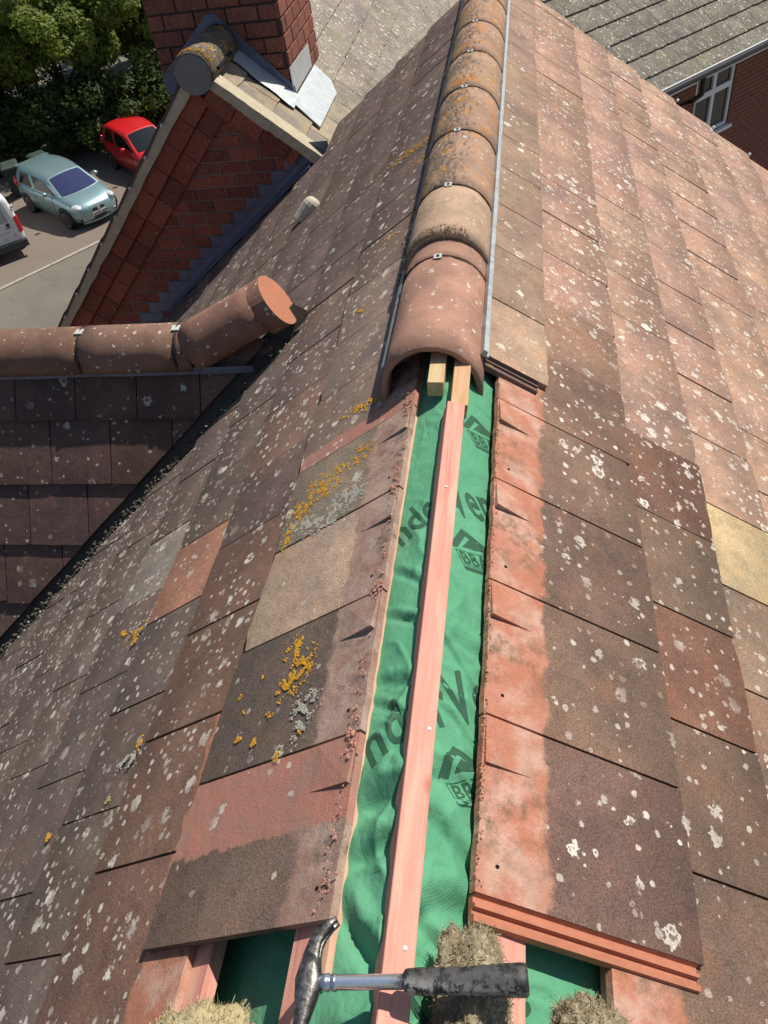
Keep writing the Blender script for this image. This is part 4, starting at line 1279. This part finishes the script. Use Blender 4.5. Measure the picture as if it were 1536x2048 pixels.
def wheel(parent, M, x, y, r, side):
    mb = MB(); n = 22; rings = []
    for (dy, rr) in ((-.09, r * .72), (-.09, r * .94), (-.06, r), (.06, r), (.09, r * .94), (.09, r * .72), (.075, r * .66)):
        rings.append([M @ Vector((x + cos(2 * pi * k / n) * rr, y + side * dy, r + sin(2 * pi * k / n) * rr)) for k in range(n)])
    mb.loft(rings); t = sm_obj(mb, "wheel", M_tyre, parent, sm=False)
    mb = MB()
    for k in range(5):
        a = 2 * pi * k / 5
        R3 = Matrix.Translation(Vector((x, y, r))) @ Matrix.Rotation(a, 4, 'Y')
        mb.box((-.03, side * .062 - .012, 0.03), (.03, side * .062 + .012, r * .66), M @ R3)
    rg = []
    for (rr, dy) in ((r * .70, .05), (r * .70, .085), (r * .62, .085), (r * .62, .05)):
        rg.append([M @ Vector((x + cos(2 * pi * k / n) * rr, y + side * dy, r + sin(2 * pi * k / n) * rr)) for k in range(n)])
    mb.loft(rg + [rg[0]], cap=False)
    mb.tube([M @ Vector((x, y + side * .03, r)), M @ Vector((x, y + side * .08, r))], .05, 12)
    sm_obj(mb, "rim", M_rim, t, sm=False)

def hatchback(name, label, loc, heading, L, W, H, belt, mat, glass, r, extras):
    e = empty(name, loc, label, "car", "cars parked below")
    M = Matrix.Translation(Vector(loc)) @ Matrix.Rotation(heading, 4, 'Z')
    h = L / 2; w = W / 2
    st = [(-h, .66, .72, .44), (-h + .06, .84, .86, .30), (-h + .30, .96, belt - .02, .22), (-h + .75, 1.0, belt, .19), (-.3, 1.0, belt, .19), (.5, 1.0, belt - .01, .19), (h - .85, .99, belt - .03, .19), (h - .5, .95, belt - .11, .20), (h - .22, .86, belt - .20, .22), (h - .06, .70, belt - .30, .25), (h, .52, belt - .38, .30)]
    rings = []
    for (x, kw, zt, zb) in st:
        ww = w * kw; cr = .035 if x > .4 else .01
        half = [(0, zb), (.80 * ww, zb), (.95 * ww, zb + .07), (ww, zb + (zt - zb) * .45), (ww * .985, zt - .14), (ww * .93, zt - .02), (ww * .72, zt + cr * .6), (ww * .35, zt + cr), (0, zt + cr * 1.1)]
        ring = [Vector((x, -a, b)) for a, b in half] + [Vector((x, a, b)) for a, b in reversed(half[1:-1])]
        rings.append([M @ p for p in ring])
    mb = MB(); mb.loft(rings); body = sm_obj(mb, "body", mat, e)
    # cabin
    wb, wt = w * .94, w * .76
    xb0, xb1 = -h + .08, h - .86
    xt0, xt1 = -h + .36, h - 1.66
    zb = belt - .02
    nl, nw = 8, 8
    def roofz(t, q): return H - .06 * (2 * t - .9) ** 2 - .05 * q * q
    top = {}
    V = []; F = []
    rows = []
    for i in range(nl + 1):
        t = i / nl; row_ = []
        xb = xb0 + (xb1 - xb0) * t; xt = xt0 + (xt1 - xt0) * t
        bow = 1 - .10 * (2 * t - 1) ** 2
        row_.append((xb, -wb * bow, zb))
        row_.append((xb + (xt - xb) * .55, -(wb + (wt - wb) * .50) * bow, zb + (roofz(t, 1) - zb) * .55))
        for k in range(nw + 1):
            q = 2 * k / nw - 1
            row_.append((xt, q * wt * bow, roofz(t, q)))
        row_.append((xb + (xt - xb) * .55, (wb + (wt - wb) * .50) * bow, zb + (roofz(t, 1) - zb) * .55))
        row_.append((xb, wb * bow, zb))
        rows.append(row_)
    n = len(rows[0]); V = [M @ Vector(p) for r_ in rows for p in r_]
    for i in range(nl):
        for k in range(n - 1): F.append((i * n + k, i * n + k + 1, (i + 1) * n + k + 1, (i + 1) * n + k))
    mb = MB(); mb.add(V, F)
    # front and rear closing faces, divided so that they bow outwards
    def close(row_, bow):
        lo = [Vector((row_[0][0] + bow * (1 - (2 * k / nw - 1) ** 2), (2 * k / nw - 1) * abs(row_[0][1]), zb)) for k in range(nw + 1)]
        hi = [Vector(p) for p in row_[2:2 + nw + 1]]
        mid = [(a * .45 + b * .55) for a, b in zip(lo, hi)]
        return lo, mid, hi
    fl, fm_, fh = close(rows[-1], .16); rl, rm, rh = close(rows[0], -.10)
    for (lo, mid, hi) in ((fl, fm_, fh), (rl, rm, rh)):
        a = [M @ p for p in lo + mid + hi]
        mb.add(a, [(j * (nw + 1) + k, j * (nw + 1) + k + 1, (j + 1) * (nw + 1) + k + 1, (j + 1) * (nw + 1) + k) for j in range(2) for k in range(nw)])
    cab = sm_obj(mb, "cabin", mat, e)
    # glass panels, proud of the shell
    def lerp(a, b, t): return a * (1 - t) + b * t
    off = Vector((.012, 0, .012))
    g = []; kk = [0.06 + .88 * k / nw for k in range(nw + 1)]
    def across(arr, t):
        f = t * nw; i = min(nw - 1, int(f)); return lerp(arr[i], arr[i + 1], f - i)
    A = [M @ (across(fl, t) + (across(fh, t) - across(fl, t)) * .06 + off) for t in kk] + [M @ (across(fm_, t) + off) for t in kk] + [M @ (across(fh, t) + (across(fl, t) - across(fh, t)) * .07 + off) for t in kk]
    mb = MB(); mb.add(A, [(j * (nw + 1) + k, j * (nw + 1) + k + 1, (j + 1) * (nw + 1) + k + 1, (j + 1) * (nw + 1) + k) for j in range(2) for k in range(nw)])
    sm_obj(mb, "windscreen", glass, cab)
    off = Vector((-.012, 0, .012)); kk = [0.12 + .76 * k / nw for k in range(nw + 1)]
    A = [M @ (across(rl, t) + (across(rh, t) - across(rl, t)) * .25 + off) for t in kk] + [M @ (across(rh, t) + (across(rl, t) - across(rh, t)) * .10 + off) for t in kk]
    mb = MB(); mb.add(A, [(k, k + 1, nw + 2 + k, nw + 1 + k) for k in range(nw)]); sm_obj(mb, "rear_window", M_carglass, cab)
    for sgn in (-1, 1):
        for (t0, t1) in ((.10, .44), (.49, .93)):
            pts = []
            for t, v in ((t0 + .03, .08), (t1, .08), (t1 - .045 * (1 if t1 < .9 else 2.2), .86), (t0 + .06, .86)):
                bow = 1 - .10 * (2 * t - 1) ** 2
                xb = xb0 + (xb1 - xb0) * t; xt = xt0 + (xt1 - xt0) * t
                yb, yt = wb * bow, wt * bow
                # the side bulges at mid height
                vv = v
                y_ = yb + (yt - yb) * (vv if vv > .55 else vv * .92)
                pts.append(M @ Vector((xb + (xt - xb) * vv, sgn * (y_ + .022), zb + (roofz(t, 1) - zb) * vv)))
            mb = MB(); mb.add(pts, [(0, 1, 2, 3)]); sm_obj(mb, "side_window", M_carglass, cab, sm=False)
        mb = MB(); ellip(mb, (h - 1.42, sgn * (w + .09), belt + .07), (.07, .10, .065), M=M); sm_obj(mb, "mirror", mat, e)
        for xw in (-extras['wb'] / 2 + extras['dx'], extras['wb'] / 2 + extras['dx']):
            # dark wheel arch
            mb = MB(); rg = [[M @ Vector((xw + cos(pi * k / 14) * (r + .075), sgn * (w - dy), r + sin(pi * k / 14) * (r + .075))) for k in range(15)] + [M @ Vector((xw, sgn * (w - dy), .1))] for dy in (-.006, .22)]
            mb.loft(rg); sm_obj(mb, "wheel_arch", M_trim, e, sm=False)
            wheel(e, M, xw, sgn * (w - .075), r, sgn)
    # front face
    for sgn in (-1, 1):
        mb = MB(); ellip(mb, (h - .28, sgn * w * .70, belt - .26), (.27, .15, .10), M=M @ Matrix.Translation((0, 0, 0))); sm_obj(mb, "headlight", M_lamp, e)
        mb = MB(); ellip(mb, (h - .13, sgn * w * .66, .34), (.08, .09, .06), M=M); sm_obj(mb, "fog_lamp", M_trim, e)
        mb = MB(); ellip(mb, (h - .075, sgn * w * .66, .34), (.045, .045, .035), M=M); sm_obj(mb, "fog_lamp", M_lamp, e)
        mb = MB(); ellip(mb, (-h + .12, sgn * w * .86, belt - .05), (.10, .07, .16), M=M); sm_obj(mb, "tail_light", M_redlamp, e)
    def arc_panel(nm, z0, z1, wy, depth, m):
        mb = MB(); nn = 10; V1 = []
        for z_ in (z0, z1):
            for k in range(nn + 1):
                q = 2 * k / nn - 1
                V1.append(M @ Vector((h + .022 - depth * q * q - .10 * max(0, z_ - .52), q * wy, z_)))
        mb.add(V1, [(k, k + 1, nn + 2 + k, nn + 1 + k) for k in range(nn)]); return sm_obj(mb, nm, m, e)
    arc_panel("grille", .50, .60, .38, .055, M_trim)
    arc_panel("grille_bar", .605, .625, .40, .06, M_chrome); arc_panel("grille_bar", .48, .495, .36, .05, M_chrome)
    arc_panel("air_intake", .26, .39, .55, .12, M_trim)
    arc_panel("bumper_lip", .20, .245, .60, .14, mat)
    mb = MB(); mb.box((h + .022, -.26, .375), (h + .034, .26, .475), M); pl = sm_obj(mb, "number_plate", M_plate, e, sm=False)
    for k in range(7):
        y_ = -.215 + .068 * k + (.02 if k > 3 else 0)
        mb = MB(); mb.box((h + .0345, y_, .395), (h + .036, y_ + .042, .455), M); sm_obj(mb, "plate_mark", M_trim, pl, sm=False)
    mb = MB(); mb.tube([M @ Vector((h - .01, 0, .57)), M @ Vector((h + .035, 0, .57))], .055, 14); sm_obj(mb, "emblem", M_chrome, e, sm=False)
    if extras.get('spoiler'):
        mb = MB(); mb.loft([[M @ Vector((xt0 - .10 + a, y_, H - .10 + b)) for a, b in ((-.10, 0), (.14, .025), (.14, .045), (-.10, .03))] for y_ in (-wt * .92, -wt * .4, 0, wt * .4, wt * .92)]); sm_obj(mb, "spoiler", mat, e, sm=False)
    mb = MB(); mb.tube([M @ Vector((xt0 + .25, 0, H - .03)), M @ Vector((xt0 + .10, 0, H + .12))], .006, 6); sm_obj(mb, "aerial", M_trim, e, sm=False)
    # door seams and handle
    for sgn in (-1, 1):
        for xs2 in (-.55, .72):
            mb = MB(); mb.tube([M @ Vector((xs2 + (.08 if xs2 < 0 else 0) * (1 - i / 4), sgn * (w * [.965, 1.0, 1.0, .99, .94][i] + .001), [.28, .40, .55, .78, belt - .02][i])) for i in range(5)], .006, 5); sm_obj(mb, "door_seam", M_trim, e, sm=False)
        mb = MB(); mb.box((-.42, sgn * w - .012, belt - .20), (-.22, sgn * w + .022, belt - .165), M); sm_obj(mb, "door_handle", mat, e, sm=False)
    return e

hatchback("parked_car", "silver hatchback with a rear spoiler parked in front of dark bins", (-14.80, 23.27, GZ0), atan2(-.593, .805), 4.0, 1.72, 1.46, .96, M_silver, M_screen, .315, dict(wb=2.49, dx=.02, spoiler=True))
hatchback("parked_car", "small bright red car partly hidden behind the gable verge", (-13.17, 26.40, GZ0), atan2(-.674, .738), 3.7, 1.62, 1.50, .97, M_red, M_carglass, .29, dict(wb=2.35, dx=.03))

# white van seen from behind
VL = (-17.05, 21.40, GZ0)
van = empty("parked_van", VL, "white panel van at the left edge showing its rear doors", "van")
MV = Matrix.Translation(Vector(VL)) @ Matrix.Rotation(atan2(.745, -.667), 4, 'Z')
h, w_ = 2.2, .93
rings = []
for (x, kw, zt, zb) in ((-h, .90, 1.72, .42), (-h + .03, .965, 1.80, .36), (-h + .10, 1.0, 1.85, .32), (-1.0, 1.0, 1.88, .26), (.6, 1.0, 1.86, .26), (1.0, .99, 1.72, .26), (1.55, .97, 1.08, .26), (2.05, .88, .95, .28), (2.2, .75, .75, .34)):
    ww = w_ * kw
    half = [(0, zb), (.85 * ww, zb), (.98 * ww, zb + .08), (ww, zb + .35), (ww * .985, zb + (zt - zb) * .55), (ww * .90, zt - .14), (ww * .82, zt - .03), (ww * .6, zt), (0, zt + .01)]
    rings.append([MV @ Vector((x, -a, b)) for a, b in half] + [MV @ Vector((x, a, b)) for a, b in reversed(half[1:-1])])
mb = MB(); mb.loft(rings); sm_obj(mb, "body", M_vanwhite, van)
xr = -h - .004
def vpan(nm, pts, m, dx=0.0, par=van):
    mb = MB(); mb.prism([MV @ Vector((xr - dx, y, z)) for y, z in pts], MV.to_3x3() @ Vector((.004, 0, 0))); return sm_obj(mb, nm, m, par, sm=False)
M_vandoor = paint("paint_white_dull", (0.60, 0.61, 0.63), 0.4)  # rear doors a little greyer than the body white
dr = vpan("rear_door", [(-.76, .52), (-.01, .52), (-.01, 1.68), (-.66, 1.68), (-.74, 1.2)], M_vandoor, .004)
vpan("rear_door", [(.01, .52), (.76, .52), (.74, 1.2), (.66, 1.68), (.01, 1.68)], M_vandoor, .004)
M_vang = NB("van_glass", 0.12, 0.6); M_vang.base((0.32, 0.34, 0.36, 1)); M_vang = M_vang.mat  # light grey base colour stands in for the reflection in the glass
vpan("rear_window", [(-.62, 1.12), (-.06, 1.12), (-.06, 1.62), (-.56, 1.62)], M_vang, .012, dr)
vpan("rear_window", [(.06, 1.12), (.62, 1.12), (.56, 1.62), (.06, 1.62)], M_vang, .012, dr)
for sg in (-1, 1):
    mb = MB(); mb.loft([[MV @ Vector((x, sg * y, z)) for x, y in ((-h - .035, .80), (-h - .015, .885), (-h + .12, .945), (-h + .02, .80))] for z in (.72, .80, 1.10, 1.20)]); sm_obj(mb, "tail_light", M_redlamp, van, sm=False)
    mb = MB(); mb.box((-h + .02, sg * .90 - .03, 1.42), (-h + .10, sg * .90 + .03, 1.50), MV); sm_obj(mb, "hinge", M_vanwhite, van, sm=False)
    for xw in (-1.35, 1.4): wheel(van, MV, xw, sg * .84, .32, sg)
mb = MB(); mb.loft([[MV @ Vector((x, y, z)) for x, z in ((-h - .10, .30), (-h - .12, .36), (-h - .10, .50), (-h + .05, .52), (-h + .05, .28))] for y in (-.90, -.6, 0, .6, .90)]); sm_obj(mb, "bumper", M_trim, van, sm=False)
# emblem, handle and faint sign-writing on the right-hand door
mb = MB(); mb.tube([MV @ Vector((xr - .010, -.56, 1.02)), MV @ Vector((xr - .022, -.56, 1.02))], .055, 14); sm_obj(mb, "emblem", M_trim, dr, sm=False)
vpan("nameplate", [(-.63, .925), (-.46, .925), (-.46, .945), (-.63, .945)], M_trim, .014, dr)
M_sign1 = simple("sign_grey", (0.42, 0.42, 0.46), .5); M_sign2 = simple("sign_pink", (0.60, 0.42, 0.42), .5); M_sign3 = simple("sign_teal", (0.38, 0.50, 0.52), .5)
vpan("sign_writing", [(-.55, .80), (-.18, .80), (-.18, .84), (-.55, .84)], M_sign1, .0062, dr)
vpan("sign_writing", [(-.70, .62), (-.62, .60), (-.60, .72), (-.66, .75)], M_sign2, .0062, dr)
vpan("sign_writing", [(-.40, .60), (-.26, .60), (-.28, .70), (-.36, .69)], M_sign3, .0062, dr)
vpan("sign_writing", [(-.16, .86), (-.06, .86), (-.06, 1.02), (-.14, 1.02)], M_sign2, .0062, dr)

# wheelie bins
M_bin = simple("bin_green", (0.018, 0.035, 0.028), 0.5, 0.4); M_binlid = simple("bin_lid", (0.05, 0.075, 0.06), 0.4, 0.5)
for k, (bx, by, lab) in enumerate(((-17.55, 24.95, "dark green wheelie bin beside the rear of the silver car"), (-16.75, 25.6, "dark wheelie bin half hidden behind the silver car roof"), (-18.25, 24.3, "dark wheelie bin at the left edge behind the van"))):
    e = empty("wheelie_bin", (bx, by, GZ0), lab, "bin", "bins beside the hedge")
    M = Matrix.Translation((bx, by, GZ0)) @ Matrix.Rotation(.6 + .2 * k, 4, 'Z')
    mb = MB(); mb.loft([[M @ Vector((sx * a, sy * b, z)) for sx, sy in ((-1, -1), (1, -1), (1, 1), (-1, 1))] for z, a, b in ((.05, .22, .25), (.6, .25, .31), (.98, .28, .35), (1.0, .30, .37))]); sm_obj(mb, "bin_body", M_bin, e, sm=False)
    mb = MB(); mb.loft([[M @ Vector((sx * a, sy * b, z)) for sx, sy in ((-1, -1), (1, -1), (1, 1), (-1, 1))] for z, a, b in ((1.0, .31, .39), (1.05, .31, .39), (1.10, .22, .30))]); sm_obj(mb, "lid", M_binlid, e, sm=False)
    for sy in (-1, 1):
        mb = MB(); mb.tube([M @ Vector((.22 * sy, .30, .10)), M @ Vector((.28 * sy, .30, .10))], .10, 12); sm_obj(mb, "wheel", M_tyre, e, sm=False)

# ------------------------------------------------------------------ trees and shrubs
def leaf_material(name, a, b):
    n = NB(name, 0.55, 0.35)
    co = n.co()
    c = n.mix(n.rng(n.noise(co, 1.3, 3), .35, .65), a, b)
    c = n.mix(n.rng(n.noise(co, 9, 2), .3, .7), n.mix(1.0, c, (.7, .75, .6, 1), 'MULTIPLY'), n.mix(1.0, c, (1.3, 1.2, 1.05, 1), 'MULTIPLY'))
    n.base(c)
    t = n.t.nodes.new('ShaderNodeBsdfTranslucent'); n.setv(t.inputs[0], n.mix(1.0, c, (1.5, 1.5, .55, 1), 'MULTIPLY'))
    mx = n.t.nodes.new('ShaderNodeMixShader'); mx.inputs[0].default_value = 0.42
    n.link(n.b.outputs[0], mx.inputs[1]); n.link(t.outputs[0], mx.inputs[2])
    n.link(mx.outputs[0], n.t.nodes['Material Output'].inputs[0])
    return n.mat
M_leafA = leaf_material("leaves_green", (0.14, 0.20, 0.040, 1), (0.185, 0.23, 0.055, 1))
M_leafB = leaf_material("leaves_dark", (0.045, 0.075, 0.020, 1), (0.070, 0.100, 0.025, 1))
M_bark = simple("bark", (0.055, 0.042, 0.030), 0.95, 0.1, var=.4, vscale=8, bump=.6)
def tree(name, label, base, height, rad, zc, nleaf, mat, seed, squash=0.8, clump=.55, cat="tree", leaf=.075):
    R = random.Random(seed)
    base = Vector(base)
    e = empty(name, base, label, cat, "trees and shrubs behind the parked cars")
    mb = MB()
    top = base + Vector((R.uniform(-.3, .3), R.uniform(-.3, .3), height * .62))
    mb.tube([base, base + (top - base) * .35 + Vector((R.uniform(-.1, .1), R.uniform(-.1, .1), 0)), top], [height * .022, height * .017, height * .008], 8)
    cen = base + Vector((0, 0, zc))
    clumps = []
    ncl = int(46 * (rad / 2.0) ** 1.2) + 14
    for k in range(ncl):
        while True:
            d = Vector((R.gauss(0, 1), R.gauss(0, 1), R.gauss(0, 1))).normalized()
            if d.z > -.75: break
        f = R.uniform(.50, 1.0)
        lob = 1 + .30 * mnoise.noise(d * 1.7 + Vector((seed, 0, 0)))
        clumps.append((cen + Vector((d.x * rad * f * lob, d.y * rad * f * lob, d.z * rad * squash * f * lob)), clump * R.uniform(.6, 1.25)))
    for (c, r_) in clumps[:16]:
        s_ = base + (top - base) * R.uniform(.35, 1.0)
        mb.tube([s_, s_ * .5 + c * .5 + Vector((0, 0, .15)), c], [height * .007, height * .005, .012], 6)
    mb.build("trunk", M_bark, e)
    V = []; F = []
    per = nleaf // len(clumps)
    for (c, r_) in clumps:
        out = (c - cen).normalized()
        for k in range(per):
            d = Vector((R.gauss(0, 1), R.gauss(0, 1), R.gauss(0, .75)))
            d = d.normalized() * (R.random() ** .45) * r_
            p = c + d
            nn = (d.normalized() * .8 + out * .4 + Vector((R.gauss(0, .55), R.gauss(0, .55), .55 + R.gauss(0, .5)))).normalized()
            a = nn.orthogonal().normalized(); b = nn.cross(a); th = R.uniform(0, 6.28)
            a, b = a * cos(th) + b * sin(th), b * cos(th) - a * sin(th)
            l = leaf * R.uniform(.6, 1.35); i0 = len(V)
            V += [p - a * l, p + b * l * .5 + nn * l * .12, p + a * l, p - b * l * .5 + nn * l * .12]
            F.append((i0, i0 + 1, i0 + 2, i0 + 3))
    obj("crown", V, F, mat, e)
    return e
tree("leafy_tree", "light green leafy tree hanging over the left edge beside the van", (-19.3, 26.6, GZ0), 5.9, 1.9, 4.0, 16000, M_leafA, 41)
tree("leafy_tree", "tall sunlit green tree at the top left corner behind the others", (-21.2, 31.0, GZ0), 7.0, 3.1, 3.9, 24000, M_leafA, 42, leaf=.10)
tree("leafy_tree", "broad green tree left of the chimney above the silver car", (-17.4, 30.4, GZ0), 6.8, 2.9, 3.8, 26000, M_leafA, 43, leaf=.095)
tree("leafy_tree", "olive green tree directly beside the chimney above the red car", (-14.4, 31.2, GZ0), 6.4, 2.7, 3.5, 24000, M_leafA, 44, leaf=.09)
tree("leafy_tree", "far green tree filling the gap behind the other trees", (-19.0, 36.5, GZ0), 9.0, 4.2, 4.6, 26000, M_leafA, 45, leaf=.14)
tree("leafy_tree", "tree mostly hidden behind the chimney stack", (-14.0, 36.5, GZ0), 8.6, 4.1, 4.4, 24000, M_leafB, 46, leaf=.14)
tree("leafy_tree", "distant dull green tree glimpsed between the trunks", (-17.2, 42.0, GZ0), 9.0, 4.6, 4.0, 20000, M_leafB, 47, leaf=.17)
for k, (x, y, hgt, rd, lab) in enumerate(((-19.6, 28.2, 3.0, 1.8, "dark shrub at the foot of the leftmost tree"), (-17.3, 28.6, 2.9, 1.8, "dark shrub behind the wheelie bins"), (-15.1, 29.0, 2.9, 1.8, "dark shrub between the silver car and the red car"), (-12.9, 29.6, 2.9, 1.7, "dark shrub behind the red car"), (-22.2, 27.4, 3.2, 1.9, "dark shrub behind the white van"))):
    tree("shrub", lab, (x, y, GZ0), hgt, rd, hgt * .45, 13000, M_leafB, 60 + k, squash=.80, clump=.6, cat="shrub", leaf=.085)

# ------------------------------------------------------------------ hammer
ham = empty("hammer", (.05, -.79, -.02), "claw hammer with steel shaft and worn black grip lying across the ridge batten", "hammer")
def steel(name, c, rough, scr):
    n = NB(name, rough, 0.5); n.b.inputs['Metallic'].default_value = 0.9
    k = n.noise(n.co(), 130, 4, .7)
    n.base(n.mix(n.rng(k, .45, .62), c, scr)); n.bump(n.noise(n.co(), 300, 3), .25, .001)
    return n.mat
M_head = steel("hammer_head_steel", (0.10, 0.095, 0.09, 1), .42, (0.26, 0.25, 0.235, 1))
M_shaft = steel("hammer_shaft_steel", (0.55, 0.58, 0.64, 1), .22, (0.62, 0.65, 0.70, 1))
def grip_material():
    n = NB("rubber_grip", .55, .35); co = n.co()
    k = n.noise(co, 70, 5, .7)
    side = n.rng(n.sep(co)[1], -.800, -.782, 1, .15)
    m = n.mul(n.rng(k, .44, .54), side)
    n.base(n.mix(n.mul(m, .8), (0.013, 0.013, 0.014, 1), (0.42, 0.41, 0.39, 1))); n.bump(n.noise(co, 260, 3), .4, .001); return n.mat
M_grip = grip_material()
HZ = .006
hx0, hx1 = Vector((-.040, -.7985, HZ)), Vector((.212, -.7715, HZ))
hd = (hx1 - hx0).normalized(); hs = Vector((-hd.y, hd.x, 0))
def oring(t, rw, rh, n=18, pw=2.0):
    p = hx0 + hd * t; out = []
    for k in range(n):
        a = 2 * pi * k / n
        ca, sa = cos(a), sin(a)
        out.append(p + hs * (rw * math.copysign(abs(ca) ** (2 / pw), ca)) + Vector((0, 0, rh * math.copysign(abs(sa) ** (2 / pw), sa))))
    return out
mb = MB(); mb.loft([oring(0.0, .0095, .0095), oring(.012, .0105, .0105), oring(.0125, .0092, .0092), oring(.016, .0092, .0092), oring(.0165, .0103, .0103), oring(.021, .0103, .0103), oring(.0215, .0088, .0088), oring(.12, .0088, .0088)])
sm_obj(mb, "shaft", M_shaft, ham)
gr_ = [oring(.104, .0100, .0100, 20, 2.4), oring(.106, .0130, .0120, 20, 2.4)]
for i in range(26):
    t = .108 + i * .0052
    u_ = i / 25
    wv_ = .0138 + .0040 * u_ + .0006 * sin(u_ * 9) - (.0010 if (i % 2 and 4 < i < 22) else 0)
    gr_.append(oring(t, wv_, wv_ * .86, 20, 2.5))
gr_ += [oring(.244, .0184, .0160, 20, 2.6), oring(.2505, .0180, .0156, 20, 2.6), oring(.2535, .0155, .0130, 20, 2.6)]
mb = MB(); mb.loft(gr_); sm_obj(mb, "grip", M_grip, ham)
# head: poll and neck towards the camera, two curved claws away from it
def sweep(pts, ws, hs_, n=14, pw=3.0):
    rings = []
    for i, p in enumerate(pts):
        p = Vector(p); a_, b_ = Vector(pts[max(0, i - 1)]), Vector(pts[min(len(pts) - 1, i + 1)])
        t = (b_ - a_).normalized(); s2 = Vector((t.y, -t.x, 0)).normalized()
        rr = []
        for k in range(n):
            an = 2 * pi * k / n; ca, sa = cos(an), sin(an)
            rr.append(p + s2 * (ws[i] * math.copysign(abs(ca) ** (2 / pw), ca)) + Vector((0, 0, hs_[i] * math.copysign(abs(sa) ** (2 / pw), sa))))
        rings.append(rr)
    return rings
mb = MB()
mb.loft(sweep([(-.0565, -.905, HZ), (-.0565, -.888, HZ), (-.0565, -.884, HZ), (-.0560, -.868, HZ), (-.0555, -.850, HZ), (-.054, -.832, HZ), (-.0535, -.815, HZ), (-.0535, -.798, HZ), (-.0545, -.782, HZ), (-.0535, -.770, HZ)],
              [.0122, .0128, .0115, .0085, .0080, .0105, .0145, .0172, .0132, .0092], [.0135, .0142, .0128, .0100, .0105, .0120, .0130, .0132, .0128, .0115]))
head = sm_obj(mb, "head", M_head, ham)
for sg in (-1, 1):
    mb = MB()
    pts = [(-.054, -.785, HZ + sg * .0058), (-.0545, -.770, HZ + sg * .0066), (-.0520, -.756, HZ + sg * .0074), (-.0465, -.744, HZ + sg * .0082), (-.0375, -.733, HZ + sg * .0088), (-.0290, -.7265, HZ + sg * .0090)]
    mb.loft(sweep(pts, [.0130, .0105, .0085, .0068, .0050, .0028], [.0046, .0046, .0044, .0040, .0036, .0030]))
    sm_obj(mb, "claw", M_head, ham)

# ------------------------------------------------------------------ torn insulation
def wool_material(name, a, b, c3):
    n = NB(name, 1.0, 0.0); co = n.co()
    k = n.noise(co, 38, 5, .65)
    c = n.mix(n.rng(k, .32, .68), a, b)
    c = n.mix(n.rng(n.noise(co, 190, 3), .5, .72), c, c3)
    n.base(c); n.bump(n.noise(co, 240, 4, .8), 1.0, .004); return n.mat
M_wool = wool_material("wool_brown", (0.23, 0.185, 0.110, 1), (0.44, 0.37, 0.24, 1), (0.57, 0.50, 0.35, 1))
M_wooly = wool_material("wool_yellow", (0.46, 0.38, 0.20, 1), (0.58, 0.50, 0.29, 1), (0.62, 0.56, 0.38, 1))
def wool(label, c, r, mat, seed, nf=6500, flow=(0.15, 1, 0)):
    R = random.Random(seed)
    bm = bmesh.new(); bmesh.ops.create_icosphere(bm, subdivisions=5, radius=1.0)
    c = Vector(c); surf = []
    for v in bm.verts:
        d = v.co.normalized()
        q = 1 + .26 * mnoise.noise(d * 1.6 + Vector((seed, 0, 0))) + .13 * mnoise.noise(Vector((d.x * 5.5, d.y * 2.6, d.z * 5)) + Vector((0, seed, 0))) + .05 * mnoise.noise(Vector((d.x * 17, d.y * 8, d.z * 15)))
        q += .04 * mnoise.noise(Vector((d.x * 30, d.y * 16, d.z * 30))) + .07 * abs(mnoise.noise(Vector((d.x * 9, d.y * 4, d.z * 8)) + Vector((seed, 0, 5))))
        v.co = c + Vector((d.x * r[0], d.y * r[1], d.z * r[2])) * q
        surf.append((v.co.copy(), d))
    me = bpy.data.meshes.new("insulation_wool"); bm.to_mesh(me); bm.free()
    me.materials.append(mat)
    for p in me.polygons: p.use_smooth = True
    o = bpy.data.objects.new("insulation_wool", me); COL.objects.link(o)
    tag(o, label, "insulation", "torn tufts of insulation wool")
    V = []; F = []; fl = Vector(flow).normalized()
    for k in range(nf):
        p, d = R.choice(surf)
        if d.z < -.35: continue
        g = (fl * R.uniform(-1, 1) + Vector((R.gauss(0, .55), R.gauss(0, .55), R.gauss(0, .35))) + d * R.uniform(-.35, .12)).normalized()
        L = R.uniform(.003, .010) if R.random() < .95 else R.uniform(.010, .022); wd = R.uniform(.0003, .0008); sidev = g.cross(Vector((R.gauss(0, 1), R.gauss(0, 1), R.gauss(0, 1)))).normalized() * wd
        bend = d * R.uniform(-.004, .006) + Vector((R.gauss(0, .003), R.gauss(0, .003), 0))
        i0 = len(V)
        q0, q1, q2 = p - d * .001, p + g * L * .5 + bend, p + g * L + bend * .3
        V += [q0 - sidev, q0 + sidev, q1 + sidev, q1 - sidev, q2]
        F += [(i0, i0 + 1, i0 + 2, i0 + 3), (i0 + 3, i0 + 2, i0 + 4)]
    f_ = obj("fibres", V, F, mat, o, kind="stuff")
    return o
wool("brown torn insulation tuft under the hammer grip right of the batten", (.140, -.792, -.080), (.050, .098, .055), M_wool, 3)
wool("pale yellow insulation lump at the bottom left of the opening", (-.212, -.888, -.135), (.078, .082, .045), M_wooly, 7)
wool("brown insulation lump at the bottom right of the opening", (.292, -.815, -.185), (.058, .078, .055), M_wool, 11)

# tiles that continue each slope beyond the picture
for (pn, mn), (par, m, V_, F_, tn) in SPARE.items():
    o = obj("roof_tiles", V_, F_, m, par, kind="stuff")
    o.color = (tn[0], tn[1], tn[2], .9)
